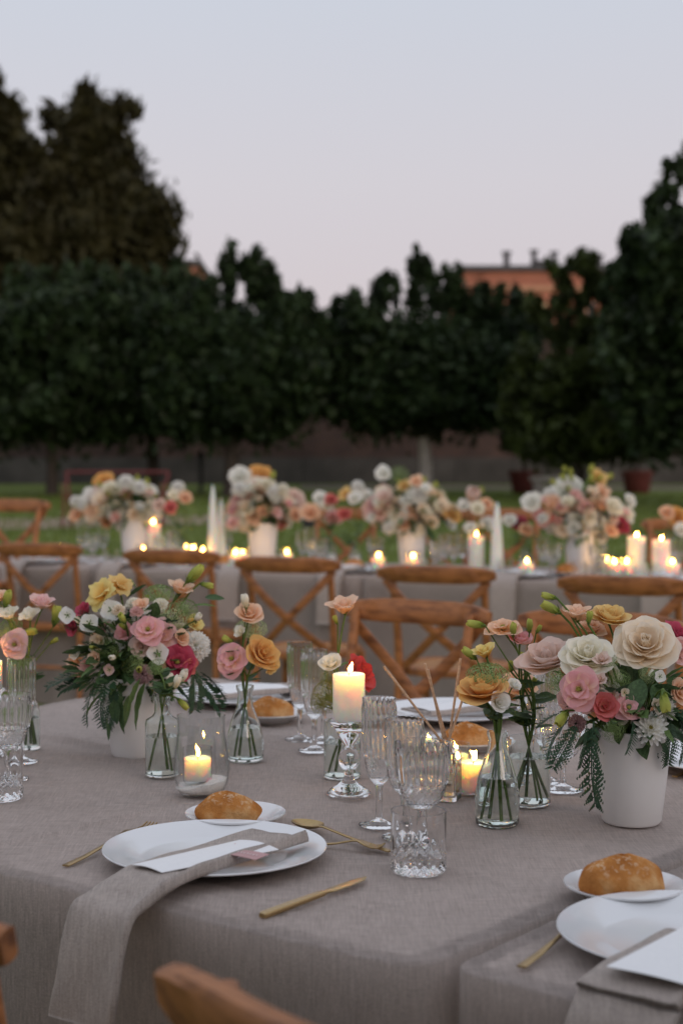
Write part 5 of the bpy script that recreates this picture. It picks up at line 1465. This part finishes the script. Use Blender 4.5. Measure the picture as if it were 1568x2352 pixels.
for i, (x, y, dd, lb_) in enumerate([(881, 1530, .02, 'wooden reed stick leaning far left'), (975, 1524, .0, 'longer of the two upright reed sticks'), (982, 1537, -.01, 'shorter of the two upright reed sticks'), (1057, 1512, .01, 'wooden reed stick leaning right, tallest of the reeds'), (1078, 1556, .03, 'wooden reed stick leaning right behind the apricot rose')]):
    tip = D(x, y, rd.location.y + dd); k = [(.006, 0), (-.003, .004), (.002, -.005), (-.006, .003), (-.005, -.002)][i]
    a = mouth + Vector((k[0] * -1, k[1], -.004)); e_ = a + (a - tip).normalized() * .05
    t = thing('reed_stick', lb_, 'reed stick', a, 0, 'reed sticks in the square bottle')
    MB().tube([e_ - a, (0, 0, 0), tip - a], .0021, 9).build('stick', M['reed'], t)

# ------------------------------------------------------------------ near table: glasses
tumbler('cut crystal water tumbler standing alone in the foreground', lift(W(960, 2003)))
tumbler('cut crystal water tumbler cut by the left edge', lift(W(1, 1836)))
stemware('flute', 'tall ribbed champagne flute, leftmost of the three by the pillar candle', lift(W(870, 1897)))
stemware('wine', 'ribbed wine glass between flute and water goblet in the centre', lift(W(928, 1926)))
stemware('goblet', 'wide ribbed water goblet right behind the foreground tumbler', lift(W(969, 1944)))
stemware('flute', 'ribbed flute, leftmost of the three behind the erlenmeyer vase', lift(W(689, 1700)))
stemware('flute', 'ribbed flute, middle of the three glasses left of the pillar candle', lift(W(722, 1726)))
stemware('wine', 'ribbed wine glass, rightmost of the three left of the pillar candle', lift(W(743, 1704)))
stemware('flute', 'tall ribbed flute at the left edge under the pink lisianthus', lift(W(51, 1752)))
stemware('goblet', 'wide ribbed goblet cut by the left edge behind the tumbler', lift(W(20, 1792)))
stemware('flute', 'ribbed flute half hidden between glass jar and right bouquet', lift(W(1251, 1796)))
stemware('goblet', 'ribbed goblet half hidden behind the hanging cedar of the right bouquet', lift(W(1292, 1816)))
stemware('wine', 'ribbed wine glass deep behind the glass jar', lift(W(1222, 1768)))

# ------------------------------------------------------------------ near table: plates, bread, cutlery, napkins, cards
UA = Vector((.813, -.582, 0)).normalized(); NA = Vector((.582, .813, 0)).normalized()
plate('large white dinner plate with napkin and menu in the foreground', lift(W(494, 1977), .001))
bp = lift(W(541, 1897), .001); plate('small white bread plate behind the foreground dinner plate', bp, False)
bread('crusty bread roll on the small plate behind the foreground dinner plate', bp + Vector((-.010, -.008, .0052)), R(-8), .097, .064, .047, 1)
fork('gold fork left of the foreground dinner plate', lift(W(151, 1994)), lift(W(350, 1903)))
spoon('gold dessert spoon lying behind the foreground dinner plate', lift(W(896, 1960)), lift(W(675, 1901)))
fork('gold dessert fork lying beside the dessert spoon', lift(W(694, 1944)), lift(W(882, 1955)))
knife('gold knife lying right of the foreground dinner plate', lift(W(601, 2113)), lift(W(846, 2022)))
E = W(258, 2074, .770)
napkin('folded linen napkin on the foreground plate hanging over the table edge', [W(640, 1921, .785), W(530, 1955, .7825), W(440, 1984, .782), W(365, 2010, .783), W(316, 2036, .780), E + NA * .01, E - NA * .018 - Z * .012, E - NA * .034 - Z * .05, E - NA * .045 - Z * .10, E - NA * .05 - Z * .137 - UA * .005],
       UA, .053, .005, .011)
card('menu_card', 'white menu card tucked in the foreground napkin', [W(303, 1987, .7905), W(372, 2005, .7905), W(640, 1952, .791), W(550, 1930, .791)], 'paper', .004, 'menu card', 'white menu cards')
mc_ = bpy.data.objects['menu_card']
tg = card('name_card', 'small dusty pink name card on the white menu', [W(523, 1963, .7962), W(586, 1976, .7962), W(618, 1963, .7962), W(552, 1953, .7962)], 'pinkcard', .001, 'name card')
fx = (W(618, 1963, .7962) - W(586, 1976, .7962)).normalized(); fy = (W(586, 1976, .7962) - W(523, 1963, .7962)).normalized()
b = MB()
for i in range(7):
    c_ = fy * (-.016 + i * .0052)
    b.sweep([c_ - fx * (.0022 + .0008 * (i % 3)) + Z * .0021, c_ + fx * .002 * (1 if i % 2 else .4) + Z * .0021], fy, Z, .0007, .00015, False)
b.build('lettering', M['ink'], tg, smooth=False)
b = MB(); o_ = W(540, 1938, .7945) - mc_.location
for i in range(6):
    c_ = o_ + fy * (i * .0040)
    b.sweep([c_ - fx * .0016 - Z * .0004, c_ + fx * (.0012 + .0006 * (i % 2)) - Z * .0004], fy, Z, .0006, .0007, False)
M['pinkink'] = mat_plain('pink_ink', C(206, 150, 160), .7)
b.build('lettering', M['pinkink'], mc_, smooth=False)
# right corner setting
c2 = lift(W(1592, 2175), .001); UB = Vector((ub.x, ub.y, 0)); VB = Vector((vb.x, vb.y, 0))
plate('large white dinner plate cut by the right edge in the foreground', c2)
bp = lift(W(1433, 2066), .001); plate('small white bread plate on the seam of the cloths at right', bp, False)
bread('large crusty bread roll on the small plate at the right', bp + Vector((-.004, -.004, .0052)), R(6), .112, .078, .050, 2)
fork('gold fork between bread plate and the dinner plate on the right', lift(W(1196, 2228)), lift(W(1380, 2098)))
E2 = W(1326, 2252, .778) + UB * .058
dist = (Vector((E2.x, E2.y)) - qb_o).dot(vb)
napkin('folded linen napkin hanging over the table edge in the lower right corner', [E2 + VB * .19 + Z * .006, E2 + VB * .12 + Z * .006, E2 + VB * .05 + Z * .004, E2 - VB * (dist * .5) - Z * .004, E2 - VB * (dist - .002) - Z * .010, E2 - VB * (dist + .022) - Z * .035, E2 - VB * (dist + .034) - Z * .08, E2 - VB * (dist + .04) - Z * .15], UB, .058, .005, .004)
A_ = W(1391, 2221, .794)
card('menu_card', 'white menu card cut by the right edge in the foreground', [A_, A_ + UB * .105, A_ + UB * .105 + VB * .19 + Z * .001, A_ + VB * .19 + Z * .001], 'paper', .003, 'menu card', 'white menu cards')
# far side of the near table
def far_setting(pc, bc, lab, seed, sgn=1):
    c = lift(W(*pc), .001); plate('large white dinner plate ' + lab, c)
    b_ = lift(W(*bc), .001); plate('small white bread plate ' + lab, b_, False)
    bread('crusty bread roll ' + lab, b_ + Vector((.0, -.004, .0052)), R(-12 + 20 * (seed % 2)), .098, .064, .046, seed)
    d = NA * .9 + UA * .35; d.normalize(); s = Vector((d.y, -d.x, 0))
    o = c + Z * .022 + UA * .02
    napkin('folded linen napkin on the plate ' + lab, [o - d * .12, o - d * .05, o + d * .04, o + d * .13, o + d * .20 - Z * .02], s, .056, .006, .007)
    card('menu_card', 'white menu card on the plate ' + lab, [o - d * .105 - s * .045 + Z * .0075, o - d * .105 + s * .04 + Z * .0075, o + d * .09 + s * .04 + Z * .008, o + d * .09 - s * .045 + Z * .008], 'paper', .003, 'menu card', 'white menu cards')
far_setting((556, 1612), (622, 1657), 'across the near table behind the erlenmeyer vase', 3)
far_setting((1040, 1650), (1074, 1722), 'across the near table behind the reed sticks', 4)
plate('large white dinner plate showing right of the right bouquet', lift(W(1668, 1762), .001))
fork('gold fork at the right edge behind the white pot', lift(W(1548, 1788)), lift(W(1640, 1752)))
# ------------------------------------------------------------------ the back table: bouquets, posies, candles, glasses, settings
ORD = ['first', 'second', 'third', 'fourth', 'fifth', 'sixth', 'seventh', 'eighth', 'ninth', 'tenth', 'eleventh', 'twelfth', 'thirteenth', 'fourteenth', 'fifteenth', 'sixteenth', 'seventeenth', 'eighteenth', 'nineteenth', 'twentieth']
def ordlabel(i, n, what):
    if i == 0: return what + ', leftmost of them'
    if i == n - 1: return what + ', rightmost of them'
    return what + ', ' + ORD[i] + ' from the left'
CAMF = (0, -.85, .45)
def items_of(lst, d0=-.03):
    return [(k, c, x, y, d0 - .05 * ((i % 3) - 1), dia, ((x - lst[0][2]) * .004, -.8, .5), None) for i, (k, c, x, y, dia) in enumerate(lst)]
def far_bouquet(label, x, t, rimy, items, extra, seed, potlabel, fol=(.16, .11, .08)):
    b_ = back(x, t); sc_ = 3500 / b_.y
    po = obj('flower_pot', pr.data); po.location = b_; tag(po, potlabel, 'flower pot', 'white flower pots')
    h = .146 * 1.0; k = (D(x, rimy, b_.y).z - TZ) / .146; po.scale = (k * .86, k * .86, k)
    return arrangement('flower_arrangement', label, b_, TZ + .146 * k - .004, items_of(items) + extra, [],
                       [('oval', 'darkleaf', 46, (0, 0, .06), fol, .075), ('narrow', 'midleaf', 34, (0, 0, .08), (fol[0], fol[1], fol[2] * 1.3), .085)], seed, joined=True)
wh = ['white', 'cream', 'ivory', 'white', 'blush', 'palepink', 'peach', 'ivory', 'cream', 'white']
KS = ['rose', 'open_rose', 'carnation', 'small_rose', 'rose', 'lisianthus']
far_bouquet('round white, blush and apricot bouquet at the left of the back table', 310, .5, 1195,
            [('rose', 'apricot', 245, 1127, 46), ('rose', 'blush', 232, 1160, 46), ('carnation', 'white', 296, 1128, 40), ('rose', 'palepink', 301, 1160, 42), ('carnation', 'ivory', 268, 1192, 50), ('carnation', 'white', 328, 1140, 38), ('small_rose', 'white', 352, 1152, 32), ('rose', 'ivory', 352, 1186, 40), ('carnation', 'white', 175, 1172, 28), ('small_rose', 'white', 198, 1172, 26), ('rose', 'peach', 178, 1205, 32), ('rose', 'peach', 215, 1196, 30)],
            fill(3, 285, 1184, 94, 50, 80, wh, KS, -.02, (18, 36)) + fill(4, 290, 1150, 80, 30, 12, ['lime', 'umbel'][:1], ['bud'], .02, (18, 28)), 61, 'white flower pot on the back table under the left bouquet')
far_bouquet('tall bouquet crowned by a big apricot rose on the back table', 603, .5, 1202,
            [('open_rose', 'apricot', 607, 1117, 60), ('rose', 'white', 560, 1114, 48), ('carnation', 'white', 560, 1144, 40), ('rose', 'pink', 602, 1188, 44), ('open_rose', 'blush', 690, 1170, 54), ('carnation', 'white', 641, 1150, 40), ('rose', 'peach', 546, 1190, 36), ('rose', 'blush', 573, 1214, 36), ('carnation', 'ivory', 664, 1145, 32), ('rose', 'coral', 654, 1222, 36), ('lisianthus', 'ivory', 690, 1205, 40), ('rose', 'palepink', 545, 1225, 30), ('umbel', 'umbelpale', 612, 1155, 40)],
            fill(5, 615, 1188, 82, 58, 80, wh + ['pink'], KS, -.02, (18, 36)) + fill(6, 620, 1150, 70, 40, 10, ['lime'], ['bud'], .02, (18, 28)), 62, 'white flower pot on the back table under the apricot crowned bouquet', (.14, .11, .1))
far_bouquet('wide bouquet with green lace flower on top and pale pink rose at its left', 945, .5, 1212,
            [('umbel', 'umbel', 934, 1110, 50), ('small_rose', 'white', 897, 1108, 34), ('lisianthus', 'peach', 976, 1127, 30), ('rose', 'peach', 892, 1150, 26), ('open_rose', 'palepink', 884, 1190, 66), ('carnation', 'white', 979, 1158, 54), ('carnation', 'white', 938, 1172, 46), ('umbel', 'umbelpale', 1024, 1160, 60), ('rose', 'peach', 953, 1195, 38), ('rose', 'palepink', 1014, 1190, 40), ('carnation', 'ivory', 985, 1190, 38), ('rose', 'yellow', 1060, 1203, 44), ('small_rose', 'white', 1056, 1230, 26), ('lisianthus', 'yellow', 948, 1138, 28), ('rose', 'peach', 945, 1226, 34)],
            fill(7, 960, 1192, 106, 52, 90, wh, KS, -.02, (18, 36)) + fill(8, 960, 1150, 80, 40, 12, ['lime'], ['bud'], .02, (18, 28)), 63, 'white flower pot on the back table under the green topped bouquet', (.19, .12, .1))
far_bouquet('loose bouquet with big white bloom and tall yellow flower on the back table', 1330, .45, 1222,
            [('open_rose', 'white', 1333, 1148, 74), ('carnation', 'white', 1290, 1160, 46), ('rose', 'white', 1244, 1175, 46), ('lisianthus', 'yellow', 1402, 1117, 40), ('lisianthus', 'peach', 1412, 1150, 34), ('rose', 'coral', 1274, 1213, 40), ('rose', 'crimson', 1328, 1213, 32), ('carnation', 'white', 1397, 1193, 42), ('rose', 'ivory', 1440, 1186, 44), ('rose', 'white', 1476, 1172, 32), ('rose', 'crimson', 1458, 1231, 42), ('rose', 'peach', 1432, 1243, 34), ('lisianthus', 'ivory', 1470, 1206, 36), ('rose', 'white', 1407, 1256, 34), ('rose', 'palepink', 1372, 1188, 36), ('lisianthus', 'yellow', 1276, 1188, 26)],
            fill(9, 1360, 1200, 108, 54, 80, wh + ['palepink'], KS, -.02, (18, 36)) + fill(10, 1360, 1130, 70, 40, 14, ['lime'], ['bud'], .02, (18, 28)), 64, 'white flower pot on the back table under the big white bloom', (.18, .12, .1))
def posy(label, x, t, items, seed, vlab):
    b_ = back(x, t); v = vase('glass_vase', vlab, 'vase', b_, 'milk', 1.0, .5, group='glass posy vases on the back table')
    return arrangement('flower_posy', label, b_, TZ + .14, items_of(items, 0), [], [('narrow', 'midleaf', 14, (0, 0, .06), (.05, .05, .06), .06), ('oval', 'darkleaf', 10, (0, 0, .04), (.04, .04, .05), .05)], seed, joined=True)
posy('posy with a round white flower on top beside the left bouquet', 418, .42, [('carnation', 'white', 416, 1140, 34), ('rose', 'peach', 434, 1166, 32), ('rose', 'coral', 400, 1188, 32), ('umbel', 'umbel', 434, 1196, 44), ('small_rose', 'ivory', 405, 1160, 24), ('rose', 'blush', 372, 1182, 30)], 71, 'posy vase standing right of the left pot on the back table')
posy('posy of white and coral flowers between two bouquets on the back table', 760, .5, [('rose', 'white', 750, 1166, 34), ('rose', 'coral', 776, 1170, 30), ('rose', 'peach', 727, 1200, 44), ('rose', 'pink', 782, 1212, 38), ('lisianthus', 'ivory', 765, 1186, 28)], 72, 'posy vase under the white and coral flowers')
posy('small posy of white and cream flowers left of the green topped bouquet', 815, .4, [('carnation', 'white', 838, 1138, 32), ('lisianthus', 'yellow', 810, 1157, 30), ('small_rose', 'white', 831, 1166, 30), ('small_rose', 'white', 860, 1160, 26), ('rose', 'coral', 806, 1205, 32)], 73, 'posy vase under the small white and cream flowers')
posy('posy with pointed white bud left of the tall cone candle', 1098, .45, [('bud', 'blush', 1109, 1162, 62), ('rose', 'peach', 1140, 1180, 30), ('rose', 'ivory', 1118, 1190, 34), ('small_rose', 'white', 1086, 1184, 28), ('small_rose', 'white', 1140, 1226, 30), ('rose', 'white', 1102, 1236, 28), ('bud', 'lime', 1126, 1150, 26)], 74, 'posy vase left of the tall cone candle')
posy('low crimson and white posy left of the big white bloom', 1205, .4, [('rose', 'crimson', 1213, 1224, 38), ('rose', 'white', 1194, 1218, 30), ('rose', 'peach', 1232, 1240, 30), ('umbel', 'filler', 1240, 1262, 36)], 75, 'posy vase under the low crimson flower')
posy('apricot posy at the right edge of the back table', 1550, .5, [('rose', 'apricot', 1586, 1208, 46), ('rose', 'peach', 1562, 1200, 34), ('rose', 'white', 1596, 1240, 34)], 76, 'posy vase at the right edge of the back table')
# pillar candles, cone candles and votives
pil = [(352, 1192, .50, .040), (1093, 1221, .40, .041), (1461, 1222, .35, .043), (1518, 1230, .30, .042)]
for i, (x, fy_, t, r) in enumerate(pil):
    b_ = back(x, t); top = D(x, fy_ + 10, b_.y).z
    pillar_candle(ordlabel(i, 4, 'lit pillar candle on the back table'), b_, r, max(.05, top - b_.z), (0, .1), 'lit pillar candles on the back table')
vot = [(142, 1238, .45), (328, 1241, .3), (382, 1190, .62), (428, 1222, .6), (444, 1226, .55), (466, 1242, .35), (541, 1262, .22), (556, 1263, .25), (658, 1252, .35), (868, 1262, .25), (948, 1264, .25), (1210, 1284, .2), (1395, 1262, .4), (1412, 1284, .22), (1440, 1282, .25), (1545, 1282, .3)]
proto = None
for i, (x, y, t) in enumerate(vot):
    b_ = back(x, t)
    need = D(x, y, b_.y).z - TZ
    lb_ = ordlabel(i, len(vot), 'lit votive candle in glass on the back table')
    if proto is None: proto = votive(lb_, b_, .03, .07, .6, 'lit votives on the back table', flame=FLAME); o = proto; proto.rotation_euler = (0, 0, 0)
    else: o = dup(proto, b_, i * .7, lb_)
    k = max(.75, min(1.6, need / .062)); o.scale = (max(.9, min(1.25, k)), max(.9, min(1.25, k)), k)
for i, (x, yt, t, hw) in enumerate([(489, 1113, .40, .030), (508, 1143, .46, .026), (1141, 1153, .35, .034)]):
    b_ = back(x, t); h = D(x, yt, b_.y).z - b_.z
    tt = thing('cone_candle', ['tall white cone candle, taller of the pair beside the apricot crowned bouquet', 'white cone candle, shorter of the pair beside the apricot crowned bouquet', 'tall white cone candle standing alone on the right of the back table'][i], 'candle', b_, 0, 'white cone candles')
    prof = [(0, 0), (hw, 0), (hw * 1.02, .006), (hw * .9, h * .35), (hw * .66, h * .7), (hw * .36, h * .9), (hw * .1, h * .99), (0, h)]
    MB().lathe(prof, 24).build('wax', M['whitewax'], tt)
    obj('wick', WICK, tt, None, Matrix.Translation((0, 0, h)))
gl = [(190, .55, 'wine'), (212, .4, 'goblet'), (237, .62, 'wine'), (372, .36, 'goblet'), (396, .3, 'wine'), (408, .5, 'flute'), (520, .65, 'wine'), (694, .5, 'wine'), (712, .4, 'flute'), (734, .33, 'goblet'), (862, .5, 'goblet'), (1004, .33, 'goblet'), (1022, .45, 'wine'), (1042, .35, 'wine'), (1062, .55, 'flute'), (1246, .38, 'wine'), (1268, .28, 'goblet'), (1372, .28, 'goblet'), (1538, .5, 'flute'), (1556, .38, 'wine')]
for i, (x, t, k) in enumerate(gl):
    stemware(k, ordlabel(i, len(gl), 'clear stemmed glass on the back table'), back(x, t), 'stemmed glasses on the back table', 1.12)
tu = [(255, .28), (420, .2), (640, .26), (985, .2), (1160, .3), (1330, .22), (1378, .2), (1500, .18)]
for i, (x, t) in enumerate(tu): tumbler(ordlabel(i, len(tu), 'clear water tumbler on the back table'), back(x, t), 'water tumblers on the back table')
# place settings along the near edge of the back table
for i, (x, pos) in enumerate([(85, 'at its left end'), (300, 'behind the chair above the pink bouquet'), (572, 'behind the chair above the erlenmeyer vase'), (800, 'behind the single tall peach flower'), (1190, 'in front of the low votive at right'), (1530, 'at its right end')]):
    c = back(x, .20); plate('white dinner plate on the back table ' + pos, c, group='white dinner plates')
    nd = -n2; s = u2
    o = c + Z * .022 - u2 * .01
    napkin('linen napkin draped over the back table edge ' + pos, [o + n2 * .12, o + n2 * .04, o - n2 * .06, o - n2 * .15, Vector((o.x, o.y, TZ)) - n2 * .205 + Z * .006, Vector((o.x, o.y, TZ)) - n2 * .235 - Z * .03, Vector((o.x, o.y, TZ)) - n2 * .25 - Z * .12, Vector((o.x, o.y, TZ)) - n2 * .26 - Z * .24], u2, .062, .006, .006, 'linen napkins on the back table')
    card('menu_card', 'white menu card on the back table ' + pos, [o - u2 * .045 - n2 * .09 + Z * .009, o + u2 * .045 - n2 * .09 + Z * .009, o + u2 * .045 + n2 * .10 + Z * .009, o - u2 * .045 + n2 * .10 + Z * .009], 'paper', .004, 'menu card', 'white menu cards')
for i, (x, t, pos) in enumerate([(515, .36, 'beside the pair of cone candles'), (812, .34, 'behind the tall peach flower'), (1300, .36, 'below the big white bloom'), (160, .36, 'at its left end')]):
    c = back(x, t); plate('white bread plate on the back table ' + pos, c, False, 'white bread plates')
    bread('bread roll on the back table ' + pos, c + Vector((0, 0, .0052)), R(-20 + 15 * i), .11, .07, .055, 20 + i, False)
